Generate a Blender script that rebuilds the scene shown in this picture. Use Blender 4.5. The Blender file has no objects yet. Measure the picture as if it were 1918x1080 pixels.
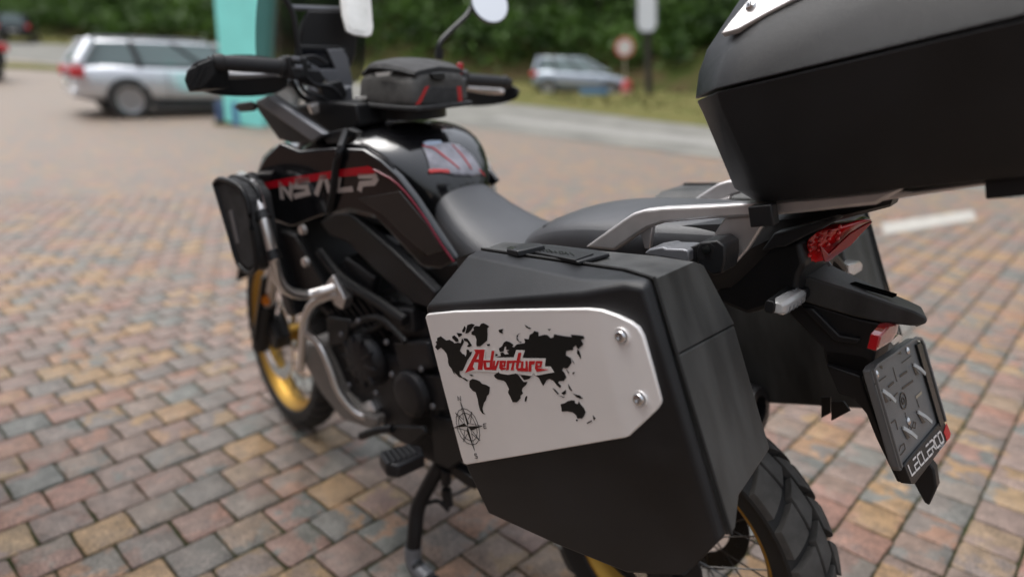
import bpy, bmesh, math, random
from mathutils import Vector, Matrix
R = math.radians
random.seed(7)
scene = bpy.context.scene
COL = scene.collection

# ------------------------------------------------------------------ camera
cam_d = bpy.data.cameras.new("camera"); cam = bpy.data.objects.new("camera", cam_d); COL.objects.link(cam)
CAM_H, PITCH, ROLL = 1.290, R(18.21), R(1.43)
cam.matrix_world = Matrix.Translation((0, 0, CAM_H)) @ Matrix.Rotation(R(90) - PITCH, 4, 'X') @ Matrix.Rotation(ROLL, 4, 'Z')
cam_d.sensor_width = 36.0; cam_d.lens = 1266.9 / 1918 * 36.0
cam_d.clip_start = 0.05; cam_d.clip_end = 600
cam_d.dof.use_dof = True; cam_d.dof.focus_distance = 1.05; cam_d.dof.aperture_fstop = 1.45
scene.camera = cam
# ------------------------------------------------------------------ sky, sun, exposure
world = bpy.data.worlds.new("World"); scene.world = world; world.use_nodes = True
nt = world.node_tree; nt.nodes.clear()
sky = nt.nodes.new('ShaderNodeTexSky'); sky.sky_type = 'NISHITA'; sky.sun_disc = False
SUN_EL, SUN_AZ = R(66), R(-75)      # azimuth clockwise from +Y
sky.sun_elevation = SUN_EL; sky.sun_rotation = SUN_AZ; sky.air_density = 1.0; sky.dust_density = 3.0; sky.ozone_density = 1.0
hsv = nt.nodes.new('ShaderNodeHueSaturation'); hsv.inputs['Saturation'].default_value = 0.27
bg = nt.nodes.new('ShaderNodeBackground'); bg.inputs['Strength'].default_value = 0.15
wo = nt.nodes.new('ShaderNodeOutputWorld')
nt.links.new(sky.outputs[0], hsv.inputs['Color']); # overcast: luminance rises from the horizon towards the zenith (1 + 2 sin e) / 3
tcw = nt.nodes.new('ShaderNodeTexCoord'); sxyz = nt.nodes.new('ShaderNodeSeparateXYZ'); nt.links.new(tcw.outputs['Generated'], sxyz.inputs[0])
mrw = nt.nodes.new('ShaderNodeMapRange'); mrw.inputs['From Min'].default_value = 0.; mrw.inputs['From Max'].default_value = 1.; mrw.inputs['To Min'].default_value = .24; mrw.inputs['To Max'].default_value = 1.5; nt.links.new(sxyz.outputs[2], mrw.inputs['Value'])
vmw = nt.nodes.new('ShaderNodeVectorMath'); vmw.operation = 'SCALE'; nt.links.new(hsv.outputs[0], vmw.inputs[0]); nt.links.new(mrw.outputs[0], vmw.inputs['Scale'])
nt.links.new(vmw.outputs[0], bg.inputs['Color']); nt.links.new(bg.outputs[0], wo.inputs[0])
sun_d = bpy.data.lights.new("sun", 'SUN'); sun_d.energy = 0.8; sun_d.angle = R(45); sun_d.color = (1, .97, .92)
sun = bpy.data.objects.new("sun", sun_d); COL.objects.link(sun)
sdir = Vector((math.sin(SUN_AZ) * math.cos(SUN_EL), math.cos(SUN_AZ) * math.cos(SUN_EL), math.sin(SUN_EL)))
sun.rotation_euler = sdir.to_track_quat('Z', 'Y').to_euler(); sun.location = sdir * 30
vs = scene.view_settings; vs.view_transform = 'Standard'; vs.look = 'None'; vs.exposure = 1.10; vs.gamma = 1.0; vs.use_curve_mapping = False
scene.cycles.use_denoising = True

# ------------------------------------------------------------------ materials
def mat(name, col, rough=.5, metal=0., bump=0., bscale=400., var=0., vscale=6., coat=0., spec=.5, rvar=0., trans=0., ior=1.45, alpha=1., col2=None, detail=4., vmap=None):
    m = bpy.data.materials.new(name); m.use_nodes = True; n = m.node_tree.nodes; l = m.node_tree.links
    b = n['Principled BSDF']; b.inputs['Base Color'].default_value = (*col, 1); b.inputs['Roughness'].default_value = rough
    b.inputs['Metallic'].default_value = metal; b.inputs['Specular IOR Level'].default_value = spec
    b.inputs['IOR'].default_value = ior
    if coat: b.inputs['Coat Weight'].default_value = coat; b.inputs['Coat Roughness'].default_value = .04
    if trans: b.inputs['Transmission Weight'].default_value = trans
    if alpha < 1: b.inputs['Alpha'].default_value = alpha
    tc = n.new('ShaderNodeTexCoord')
    if bump:
        t = n.new('ShaderNodeTexNoise'); t.inputs['Scale'].default_value = bscale; t.inputs['Detail'].default_value = 2
        bp = n.new('ShaderNodeBump'); bp.inputs['Strength'].default_value = bump; bp.inputs['Distance'].default_value = .002
        l.new(tc.outputs['Object'], t.inputs['Vector']); l.new(t.outputs['Fac'], bp.inputs['Height']); l.new(bp.outputs[0], b.inputs['Normal'])
    if var or col2:
        t = n.new('ShaderNodeTexNoise'); t.inputs['Scale'].default_value = vscale; t.inputs['Detail'].default_value = detail
        if vmap:
            mp = n.new('ShaderNodeMapping'); mp.inputs['Scale'].default_value = vmap; l.new(tc.outputs['Object'], mp.inputs['Vector']); l.new(mp.outputs[0], t.inputs['Vector'])
        else: l.new(tc.outputs['Object'], t.inputs['Vector'])
        mr = n.new('ShaderNodeMapRange'); mr.inputs['From Min'].default_value = .35; mr.inputs['From Max'].default_value = .65
        l.new(t.outputs['Fac'], mr.inputs['Value'])
        mx = n.new('ShaderNodeMix'); mx.data_type = 'RGBA'
        a = tuple(max(0, c * (1 - var)) for c in col); c2 = col2 or tuple(min(1, c * (1 + var)) for c in col)
        mx.inputs['A'].default_value = (*(col if col2 else a), 1); mx.inputs['B'].default_value = (*c2, 1)
        l.new(mr.outputs[0], mx.inputs['Factor']); l.new(mx.outputs['Result'], b.inputs['Base Color'])
        if rvar:
            r2 = n.new('ShaderNodeMapRange'); r2.inputs['To Min'].default_value = max(.02, rough - rvar); r2.inputs['To Max'].default_value = min(1, rough + rvar)
            l.new(t.outputs['Fac'], r2.inputs['Value']); l.new(r2.outputs[0], b.inputs['Roughness'])
    return m
BLK = mat('textured_black_plastic', (.011, .0115, .013), .36, bump=.30, bscale=900, var=.35, vscale=7, rvar=.16, spec=.45)
BLK2 = mat('dark_black_plastic', (.010, .010, .011), .42, bump=.15, bscale=900, var=.2, rvar=.08, spec=.4)
GREYP = mat('scuffed_grey_black_plastic', (.048, .0485, .0475), .44, bump=.3, bscale=1100, var=.45, vscale=9, rvar=.14, vmap=(2., 2., .45), detail=7., spec=.4)
GLOSS = mat('gloss_black_paint', (.006, .006, .007), .20, coat=1., spec=.5, var=.1)
DARK = mat('dark_engine_metal', (.016, .016, .018), .38, metal=.3, bump=.2, bscale=300, var=.3, rvar=.1)
ALU = mat('brushed_aluminium', (.60, .58, .58), .40, metal=.75, bump=.05, bscale=900, var=.05, vscale=30, rvar=.06)
PLATE = mat('satin_silver_panel', (.90, .875, .865), .36, metal=.38, bump=.04, bscale=1600, var=.03, vscale=5, rvar=.05)
STEEL = mat('bright_steel', (.62, .62, .63), .18, metal=1.)
TUBEM = mat('silver_tube', (.72, .69, .67), .30, metal=.9, var=.08)
RED = mat('red_paint', (.42, .006, .016), .25, coat=.6)
REDL = mat('red_lens', (.55, .008, .010), .10, coat=1., spec=.7, var=.2, vscale=60)
REDD = mat('deep_red_lens', (.30, .004, .006), .06, coat=1.)
REDT = mat('red_print', (.50, .012, .016), .45)
WHT = mat('white_print', (.68, .65, .63), .45)
BLKT = mat('black_print', (.008, .009, .009), .22, spec=.5)
SEAT = mat('grey_black_vinyl', (.060, .062, .068), .42, bump=.22, bscale=700, var=.12, rvar=.06)
RUB = mat('tyre_rubber', (.060, .058, .055), .70, bump=.25, bscale=500, var=.3, vscale=25, rvar=.1, spec=.35)
RUBD = mat('tyre_sidewall_rubber', (.011, .011, .011), .6, bump=.1, bscale=300, var=.2)
GOLD = mat('gold_anodised_rim', (.42, .245, .05), .45, metal=.9, var=.08)
SPOKE = mat('steel_spoke', (.10, .10, .10), .3, metal=1.)
CLEAR = mat('clear_lens', (.80, .80, .80), .08, coat=1., spec=.8, trans=.45)
SMOKE = mat('smoked_screen', (.02, .025, .025), .05, alpha=.55, spec=.5)
GLASSB = mat('dark_screen_glass', (.004, .005, .008), .08, coat=.8)
MIRR = mat('mirror_glass', (.9, .9, .9), .02, metal=1.)
FAB = mat('charcoal_bag_fabric', (.035, .035, .036), .75, bump=.5, bscale=900, var=.25, vscale=40)
FAB2 = mat('grey_bag_fabric', (.075, .073, .070), .7, bump=.5, bscale=900, var=.2, vscale=40)
REFL = mat('reflective_trim', (.55, .55, .53), .4)
ORNG = mat('amber_reflector', (.6, .17, .01), .2)
PAD = mat('carbon_look_pad', (.26, .255, .29), .28, coat=.5, var=.3, vscale=30)
PALE = mat('pale_cover', (.85, .84, .80), .22, var=.10, vscale=8, coat=.4)
GREYM = mat('grey_metal_bracket', (.17, .175, .19), .42, metal=.4, var=.1)

# ------------------------------------------------------------------ mesh helpers
BASE = {}; MIRROR = [False]
def link(o, parent=None):
    COL.objects.link(o)
    if parent is not None: o.parent = parent
    return o
def thing(name, label, cat, M=Matrix(), base=(0, 0, 0), group=None):
    o = bpy.data.objects.new(name, None); link(o)
    o.matrix_world = M @ Matrix.Translation(base); o.empty_display_size = .05
    o['label'] = label; o['category'] = cat
    if group: o['group'] = group
    BASE[o.name] = Vector(base); return o
def tag(o, label, cat, group=None):
    o['label'] = label; o['category'] = cat
    if group: o['group'] = group
def part(name, geo, m, parent=None, bevel=0., seg=2, angle=32, sub=0, label=None, smooth=True, kind=None):
    verts, faces = geo
    b = BASE[parent.name] if parent is not None else Vector((0, 0, 0))
    me = bpy.data.meshes.new(name)
    if MIRROR[0]: verts = [(v[0], -v[1], v[2]) for v in verts]
    me.from_pydata([tuple(Vector(v) - b) for v in verts], [], faces)
    bm = bmesh.new(); bm.from_mesh(me); bmesh.ops.remove_doubles(bm, verts=bm.verts, dist=1e-6)
    bmesh.ops.recalc_face_normals(bm, faces=bm.faces); bm.to_mesh(me); bm.free()
    if smooth:
        me.polygons.foreach_set('use_smooth', [True] * len(me.polygons))
        me.set_sharp_from_angle(angle=R(angle))
    for x in (m if isinstance(m, (list, tuple)) else [m]): me.materials.append(x)
    o = bpy.data.objects.new(name, me); link(o, parent)
    BASE[o.name] = b
    if bevel:
        md = o.modifiers.new('bevel', 'BEVEL'); md.width = bevel; md.segments = seg; md.limit_method = 'ANGLE'; md.angle_limit = R(28)
        md.harden_normals = False
    if sub:
        md = o.modifiers.new('sub', 'SUBSURF'); md.levels = sub; md.render_levels = sub
    if label: o['label'] = label
    if kind: o['kind'] = kind
    return o
def V(p): return Vector(p)
def join(*gs):
    vs_, fs = [], []
    for v, f in gs:
        k = len(vs_); vs_ += [tuple(x) for x in v]; fs += [tuple(i + k for i in q) for q in f]
    return vs_, fs
def xform(g, M): return [tuple(M @ Vector(v)) for v in g[0]], g[1]
def prism(prof, vec):
    n = len(prof); a = [tuple(p) for p in prof]
    vec = vec if isinstance(vec, list) else [vec] * n
    b = [tuple(V(p) + V(q)) for p, q in zip(prof, vec)]
    f = [tuple(range(n)), tuple(range(2 * n - 1, n - 1, -1))]
    f += [(i, (i + 1) % n, n + (i + 1) % n, n + i) for i in range(n)]
    return a + b, f
def loft(rings, cap=True, closed=True):
    n = len(rings[0]); vs_ = [tuple(p) for r in rings for p in r]; f = []
    for k in range(len(rings) - 1):
        for i in range(n if closed else n - 1):
            j = (i + 1) % n; f.append((k * n + i, k * n + j, (k + 1) * n + j, (k + 1) * n + i))
    if cap and closed:
        f.append(tuple(range(n))[::-1]); f.append(tuple(range((len(rings) - 1) * n, len(rings) * n)))
    return vs_, f
def box(c, s, ex=(1, 0, 0), ey=(0, 1, 0), ez=(0, 0, 1)):
    c = V(c); ex, ey, ez = V(ex).normalized() * s[0] / 2, V(ey).normalized() * s[1] / 2, V(ez).normalized() * s[2] / 2
    q = [c - ex - ey - ez, c + ex - ey - ez, c + ex + ey - ez, c - ex + ey - ez]
    return prism(q, ez * 2)
def spline(pts, n=6):
    P = [V(p) for p in pts]; out = []
    for i in range(len(P) - 1):
        p0 = P[i - 1] if i else P[0] * 2 - P[1]; p1, p2 = P[i], P[i + 1]; p3 = P[i + 2] if i + 2 < len(P) else P[-1] * 2 - P[-2]
        for k in range(n):
            t = k / n
            out.append(.5 * ((2 * p1) + (p2 - p0) * t + (2 * p0 - 5 * p1 + 4 * p2 - p3) * t * t + (3 * p1 - p0 - 3 * p2 + p3) * t ** 3))
    out.append(P[-1]); return out
def tube(pts, r, n=10, sm=5, flat=1., up=(0, 0, 1)):
    P = spline(pts, sm) if sm > 1 else [V(p) for p in pts]
    rings = []
    for i, p in enumerate(P):
        t = (P[min(i + 1, len(P) - 1)] - P[max(i - 1, 0)]).normalized()
        u = V(up); u = (u - t * u.dot(t))
        if u.length < 1e-3: u = V((1, 0, 0)) - t * t.x
        u.normalize(); w = t.cross(u)
        rr = r if not isinstance(r, (list, tuple)) else r[0] + (r[1] - r[0]) * i / max(1, len(P) - 1)
        rings.append([p + (u * math.cos(a) * flat + w * math.sin(a)) * rr for a in [2 * math.pi * k / n for k in range(n)]])
    return loft(rings)
def lathe(prof, n=48, c=(0, 0, 0), ax=(0, 1, 0), closed=False, cap=True):
    """prof: (radius, axial) pairs; axis ax through c"""
    ax = V(ax).normalized(); u = V((1, 0, 0)) if abs(ax.x) < .9 else V((0, 0, 1)); u = (u - ax * u.dot(ax)).normalized(); w = ax.cross(u)
    rings = [[V(c) + ax * a + (u * math.cos(2 * math.pi * k / n) + w * math.sin(2 * math.pi * k / n)) * max(r, 1e-4) for k in range(n)] for r, a in prof]
    if closed: rings.append(rings[0])
    return loft(rings, cap=cap and not closed)
def flat(poly, n, th=.0004):
    """thin raised print: closed outline, surface normal n"""
    return prism(poly, V(n).normalized() * th)
def strokes(paths, w, o, ex, ey, n, th=.0004, closed=False):
    """2-D stroked lines (unit coordinates on ex, ey) as thin raised ribbons"""
    g = []
    o, ex, ey, n = V(o), V(ex), V(ey), V(n).normalized()
    for pth in paths:
        P = [o + ex * x + ey * y for x, y in pth]; L, Rr = [], []
        N = len(P); loop = (V(P[0]) - V(P[-1])).length < 1e-6 and N > 2
        if loop: P = P[:-1]; N -= 1
        for i in range(N):
            a = P[(i - 1) % N] if (i or loop) else None; b = P[(i + 1) % N] if (i < N - 1 or loop) else None
            d1 = (P[i] - a).normalized() if a is not None else None; d2 = (b - P[i]).normalized() if b is not None else None
            d1 = d1 or d2; d2 = d2 or d1
            s1, s2 = n.cross(d1), n.cross(d2); s = (s1 + s2); s = s.normalized() if s.length > .2 else s1
            k = min(1.8, 1 / max(.3, s.dot(s1))); L.append(P[i] + s * w / 2 * k); Rr.append(P[i] - s * w / 2 * k)
        if not loop:
            e0 = (P[0] - P[1]).normalized() * w * .0; L[0] += e0
        cnt = N if loop else N - 1
        for i in range(cnt):
            j = (i + 1) % N
            g.append(prism([L[i], L[j], Rr[j], Rr[i]], n * th))
    return join(*g)
def ring2d(c, r, n=40, e=1.): return [(c[0] + r * math.cos(2 * math.pi * k / n) * e, c[1] + r * math.sin(2 * math.pi * k / n)) for k in range(n)] + [(c[0] + r * e, c[1])]
def rrect(w, h, r, n=4):
    out = []
    for cx, cy, a0 in ((w / 2 - r, h / 2 - r, 0), (-w / 2 + r, h / 2 - r, 90), (-w / 2 + r, -h / 2 + r, 180), (w / 2 - r, -h / 2 + r, 270)):
        for k in range(n + 1):
            a = R(a0 + 90 * k / n); out.append((cx + r * math.cos(a), cy + r * math.sin(a)))
    return out
def wrap_part(name, poly, m, parent, target, off, cuts=4, thick=.0015):
    b = BASE[parent.name]; bm = bmesh.new(); vv = [bm.verts.new(Vector(p) - b) for p in poly]; bm.faces.new(vv)
    bmesh.ops.triangulate(bm, faces=bm.faces[:])
    for _ in range(cuts): bmesh.ops.subdivide_edges(bm, edges=[e for e in bm.edges if e.calc_length() > .012], cuts=1, use_grid_fill=True); bmesh.ops.triangulate(bm, faces=bm.faces[:])
    me = bpy.data.meshes.new(name); bm.to_mesh(me); bm.free(); me.polygons.foreach_set('use_smooth', [True] * len(me.polygons)); me.materials.append(m)
    o = bpy.data.objects.new(name, me); link(o, parent); BASE[o.name] = b
    md = o.modifiers.new('wrap', 'SHRINKWRAP'); md.target = target; md.wrap_method = 'NEAREST_SURFACEPOINT'; md.wrap_mode = 'ABOVE_SURFACE'; md.offset = off
    md = o.modifiers.new('solid', 'SOLIDIFY'); md.thickness = thick; md.offset = 0
    return o
def dup(o, parent, name=None):
    c = o.copy(); COL.objects.link(c); c.parent = parent; BASE[c.name] = BASE.get(o.name, Vector((0, 0, 0))); return c

# the motorcycle's own frame: x forward, y left, z up, origin under the rear axle
BIKE = Matrix.Translation((.380, 1.240, 0)) @ Matrix.Rotation(R(138.39), 4, 'Z') @ Matrix.Rotation(R(-2.97), 4, 'X')
PANM = BIKE @ Matrix([[0.9563,0.0,0.29237,0.0],[0.0,1.0,0.0,0.0],[-0.29237,0.0,0.9563,0.9],[0.0,0.0,0.0,1.0]]); TOPM = BIKE @ Matrix([[0.96815,0.0,0.25038,-0.2],[0.0,1.0,0.0,0.0],[-0.25038,0.0,0.96815,1.12],[0.0,0.0,0.0,1.0]]); HBL = Matrix([[0.98385,0.17809,-0.01774,0.951],[-0.17897,0.97901,-0.09752,-0.029],[0.0,0.09912,0.99508,1.25],[0.0,0.0,0.0,1.0]]); PLL = Matrix([[-0.08579,-0.35347,0.9315,-0.328],[-0.99415,0.09193,-0.05667,0.089],[-0.0656,-0.93092,-0.35929,0.882],[0.0,0.0,0.0,1.0]]); SHL = Matrix([[0.97121,-0.23822,0.0,0.62],[0.23822,0.97121,-0.0,0.18],[0.0,0.0,1.0,0.9],[0.0,0.0,0.0,1.0]])
STEER = Matrix.Translation((1.671, 0, 0)) @ Matrix.Rotation(R(-8.97), 4, (-math.sin(R(27)), 0, math.cos(R(27)))) @ Matrix.Translation((-1.671, 0, 0))
def terr(x, y):
    s = max(0, y - 6.7); return .013 * s + .0025 * s * min(14, max(0, -x))
# ------------------------------------------------------------------ ground: block paving
TH = R(47.32); PT_T = Vector((math.cos(TH), math.sin(TH), 0)); PT_N = Vector((-math.sin(TH), math.cos(TH), 0))
PITCH_L, PITCH_D, C0 = .1440, .1427, 2.2885
def paving_mat(name, joints):
    m = bpy.data.materials.new(name); m.use_nodes = True; n = m.node_tree.nodes; l = m.node_tree.links; b = n['Principled BSDF']
    def math_(op, a, b_=None, c=None):
        x = n.new('ShaderNodeMath'); x.operation = op
        for i, v in enumerate((a, b_, c)):
            if v is None: continue
            if isinstance(v, (int, float)): x.inputs[i].default_value = v
            else: l.new(v, x.inputs[i])
        return x.outputs[0]
    g = n.new('ShaderNodeNewGeometry'); sp = n.new('ShaderNodeSeparateXYZ'); l.new(g.outputs['Position'], sp.inputs[0])
    X, Y = sp.outputs[0], sp.outputs[1]
    u = math_('ADD', math_('MULTIPLY', X, PT_T.x), math_('MULTIPLY', Y, PT_T.y))
    v = math_('ADD', math_('MULTIPLY', X, PT_N.x), math_('MULTIPLY', Y, PT_N.y))
    k = math_('DIVIDE', math_('SUBTRACT', C0, v), PITCH_D); row = math_('FLOOR', k)
    par = math_('MULTIPLY', math_('FLOORED_MODULO', row, 2.), .5)
    uu = math_('ADD', math_('SUBTRACT', math_('DIVIDE', u, PITCH_L), .33), math_('SUBTRACT', 0., par)); cl = math_('FLOOR', uu)
    cv = n.new('ShaderNodeCombineXYZ'); l.new(row, cv.inputs[0]); l.new(cl, cv.inputs[1])
    wn = n.new('ShaderNodeTexWhiteNoise'); wn.noise_dimensions = '3D'; l.new(cv.outputs[0], wn.inputs['Vector'])
    cv2 = n.new('ShaderNodeVectorMath'); cv2.operation = 'ADD'; cv2.inputs[1].default_value = (17.3, 5.1, 2.2); l.new(cv.outputs[0], cv2.inputs[0])
    wn2 = n.new('ShaderNodeTexWhiteNoise'); l.new(cv2.outputs[0], wn2.inputs['Vector'])
    pal = [(0, (0.1442, 0.0986, 0.0753)), (0.22, (0.1348, 0.0967, 0.0791)), (0.38, (0.1693, 0.0893, 0.0651)), (0.48, (0.1953, 0.119, 0.0567)), (0.6, (0.1906, 0.1283, 0.0688)), (0.66, (0.1302, 0.0967, 0.08)), (0.82, (0.093, 0.0921, 0.0818)), (0.9, (0.1023, 0.1023, 0.0893)), (1, (0.1535, 0.106, 0.0791))]
    def ramp(fac):
        r = n.new('ShaderNodeValToRGB'); e = r.color_ramp.elements; e[0].position = 0; e[0].color = (*pal[0][1], 1); e[1].position = 1; e[1].color = (*pal[-1][1], 1)
        for p, c in pal[1:-1]:
            q = e.new(p); q.color = (*c, 1)
        l.new(fac, r.inputs[0]); return r.outputs[0]
    ca, cb = ramp(wn.outputs['Value']), ramp(wn2.outputs['Value'])
    no = n.new('ShaderNodeTexNoise'); no.inputs['Scale'].default_value = 8.5; no.inputs['Detail'].default_value = 3; no.inputs['Roughness'].default_value = .6
    ov = n.new('ShaderNodeVectorMath'); ov.operation = 'ADD'; l.new(g.outputs['Position'], ov.inputs[0])
    sc = n.new('ShaderNodeVectorMath'); sc.operation = 'SCALE'; sc.inputs['Scale'].default_value = 9.; l.new(wn.outputs['Color'], sc.inputs[0]); l.new(sc.outputs[0], ov.inputs[1])
    l.new(ov.outputs[0], no.inputs['Vector'])
    mr = n.new('ShaderNodeMapRange'); mr.inputs['From Min'].default_value = .50; mr.inputs['From Max'].default_value = .56; l.new(no.outputs['Fac'], mr.inputs['Value'])
    mx = n.new('ShaderNodeMix'); mx.data_type = 'RGBA'; l.new(mr.outputs[0], mx.inputs['Factor']); l.new(ca, mx.inputs['A']); l.new(cb, mx.inputs['B'])
    # grain
    gr = n.new('ShaderNodeTexNoise'); gr.inputs['Scale'].default_value = 210; gr.inputs['Detail'].default_value = 3; l.new(g.outputs['Position'], gr.inputs['Vector'])
    gm = n.new('ShaderNodeMapRange'); gm.inputs['From Min'].default_value = .3; gm.inputs['From Max'].default_value = .7; gm.inputs['To Min'].default_value = .30; gm.inputs['To Max'].default_value = 1.85; l.new(gr.outputs['Fac'], gm.inputs['Value'])
    st = n.new('ShaderNodeTexNoise'); st.inputs['Scale'].default_value = 22; st.inputs['Detail'].default_value = 8; l.new(g.outputs['Position'], st.inputs['Vector'])
    sm_ = n.new('ShaderNodeMapRange'); sm_.inputs['From Min'].default_value = .3; sm_.inputs['From Max'].default_value = .7; sm_.inputs['To Min'].default_value = .72; sm_.inputs['To Max'].default_value = 1.25; l.new(st.outputs['Fac'], sm_.inputs['Value'])
    mu = n.new('ShaderNodeVectorMath'); mu.operation = 'SCALE'; l.new(mx.outputs['Result'], mu.inputs[0]); l.new(math_('MULTIPLY', gm.outputs[0], sm_.outputs[0]), mu.inputs['Scale'])
    colour = mu.outputs[0]
    if joints:
        fu = math_('ABSOLUTE', math_('SUBTRACT', math_('FRACT', uu), .5)); fv = math_('ABSOLUTE', math_('SUBTRACT', math_('FRACT', k), .5))
        jm = math_('GREATER_THAN', math_('MAXIMUM', fu, fv), .465)
        m2 = n.new('ShaderNodeMix'); m2.data_type = 'RGBA'; l.new(jm, m2.inputs['Factor']); l.new(colour, m2.inputs['A']); m2.inputs['B'].default_value = (.07, .065, .045, 1); colour = m2.outputs['Result']
    if joints:
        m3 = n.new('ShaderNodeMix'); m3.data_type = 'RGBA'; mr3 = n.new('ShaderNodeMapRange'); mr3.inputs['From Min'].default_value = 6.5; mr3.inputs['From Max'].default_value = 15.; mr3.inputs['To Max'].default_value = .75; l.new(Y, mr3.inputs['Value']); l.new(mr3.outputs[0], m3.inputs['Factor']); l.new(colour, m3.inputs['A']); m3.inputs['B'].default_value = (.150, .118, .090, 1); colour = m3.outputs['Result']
    l.new(colour, b.inputs['Base Color']); b.inputs['Roughness'].default_value = .62; b.inputs['Specular IOR Level'].default_value = .6
    bp = n.new('ShaderNodeBump'); bp.inputs['Strength'].default_value = .55; bp.inputs['Distance'].default_value = .003
    g2 = n.new('ShaderNodeTexNoise'); g2.inputs['Scale'].default_value = 130; g2.inputs['Detail'].default_value = 6; l.new(g.outputs['Position'], g2.inputs['Vector'])
    l.new(g2.outputs['Fac'], bp.inputs['Height']); l.new(bp.outputs[0], b.inputs['Normal'])
    return m
PAVE = paving_mat('paver_concrete', False); PAVEF = paving_mat('paver_concrete_far', True)
JOINT = mat('sandy_mossy_joint', (.036, .029, .019), .95, bump=.8, bscale=160, col2=(.026, .032, .012), vscale=4, spec=.1)
ASPH = mat('weathered_asphalt', (.148, .145, .130), .9, bump=.5, bscale=120, var=.18, vscale=1.2, spec=.25)
GRASS = mat('rough_grass', (.075, .082, .026), .95, bump=.8, bscale=30, col2=(.125, .110, .045), vscale=1.5, spec=.05)
BANK = mat('leafy_earth_bank', (.052, .040, .020), .95, bump=.9, bscale=12, col2=(.034, .048, .012), vscale=.7, spec=.03)
PAINT = mat('worn_white_line_paint', (.30, .288, .26), .8, bump=.3, bscale=200, var=.15, vscale=9)

FAR_Y = 6.6
def sheet(name, pts, m, dz=0., sub=0, kind='structure', lift=None):
    me = bpy.data.meshes.new(name)
    return me
def grid_ground(name, xs, ys, m, dz):
    vs_ = [(x, y, terr(x, y) + dz) for y in ys for x in xs]; nx = len(xs)
    f = [(j * nx + i, j * nx + i + 1, (j + 1) * nx + i + 1, (j + 1) * nx + i) for j in range(len(ys) - 1) for i in range(nx - 1)]
    o = part(name, (vs_, f), m); o['kind'] = 'structure'; return o
# open ground sheet to the horizon; the joint bed below the blocks near the camera
GXS = [-260, -160, -100, -70, -50, -40] + [x for x in range(-35, 16, 1)] + [20, 30, 50, 80, 160, 260]
ground = grid_ground('paved_ground', GXS, [FAR_Y - .16] + [7 + .75 * i for i in range(40)] + [38, 42, 50, 60, 80, 120, 180, 300], PAVEF, -.002)
bed = part('paving_bed', ([(-260, -40, -.0075), (260, -40, -.0075), (260, FAR_Y + .01, -.0075), (-260, FAR_Y + .01, -.0075)], [(0, 1, 2, 3)]), JOINT); bed['kind'] = 'structure'
surround = part('paved_surround', ([(-260, -260, -.004), (260, -260, -.004), (260, -.6, -.004), (-260, -.6, -.004), (-260, FAR_Y, -.004), (-9.5, FAR_Y, -.004), (-9.5, -.6, -.004), (9.5, FAR_Y, -.004), (260, FAR_Y, -.004), (9.5, -.6, -.004)], [(0, 1, 2, 9, 6, 3), (3, 6, 5, 4), (2, 8, 7, 9)]), PAVEF); surround['kind'] = 'structure'

def paver_mesh(seed):
    rnd = random.Random(seed); hw, hd = PITCH_L / 2 - .0026, PITCH_D / 2 - .0026
    me = bpy.data.meshes.new('paver')
    c = .006; base = []
    for sx, sy, ax in ((-1, -1, 0), (1, -1, 1), (1, 1, 0), (-1, 1, 1)):
        nx_ = [(hw - c, -hd), (hw, -(hd - c)), (hw - c, hd), (-hw, hd - c)]
    cor = [((-hw, -(hd - c)), (-(hw - c), -hd)), ((hw - c, -hd), (hw, -(hd - c))), ((hw, hd - c), (hw - c, hd)), ((-(hw - c), hd), (-hw, hd - c))]
    for q in range(4):
        a, b = cor[q]; d = cor[(q + 1) % 4][0]
        base += [a, b] + [(b[0] + (d[0] - b[0]) * t, b[1] + (d[1] - b[1]) * t) for t in (.25, .5, .75)]
    n = len(base); wob = [rnd.uniform(-.0030, .0006) for _ in range(n)]
    def ring(ins, z, j, dz=0.):
        out = []
        for k, (x, y) in enumerate(base):
            L = math.hypot(x, y); f = 1 + (wob[k] * j - ins) / L
            out.append((x * f, y * f, z + rnd.uniform(-dz, dz)))
        return out
    v = ring(0, -.03, .3) + ring(0, -.0035, 1.) + ring(.0034, -.0006, 1.15, .0012); 
    f = [(k * n + i, k * n + (i + 1) % n, (k + 1) * n + (i + 1) % n, (k + 1) * n + i) for k in range(2) for i in range(n)] + [tuple(range(2 * n, 3 * n))]
    me.from_pydata(v, [], f); me.polygons.foreach_set('use_smooth', [True] * len(f)); me.set_sharp_from_angle(angle=R(50)); me.materials.append(PAVE)
    return me, v, f
PM = [paver_mesh(s) for s in range(8)]
FPX = 1266.9
def to_px(p):
    q = cam.matrix_world.inverted() @ V(p)
    if q.z > -.05: return None
    return (959 + FPX * q.x / -q.z, 540 - FPX * q.y / -q.z, -q.z)
def inside(p, poly):
    c = False; n = len(poly)
    for i in range(n):
        a, b = poly[i], poly[i - 1]
        if (a[1] > p[1]) != (b[1] > p[1]) and p[0] < (b[0] - a[0]) * (p[1] - a[1]) / (b[1] - a[1]) + a[0]: c = not c
    return c
MASKS = [[(800, 470), (1640, 400), (1640, 750), (1440, 830), (1580, 1080), (1030, 1080), (870, 870)], [(480, 330), (860, 330), (860, 860), (700, 830), (560, 800), (470, 540)]]
cam_inv = None
cells = []
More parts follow.
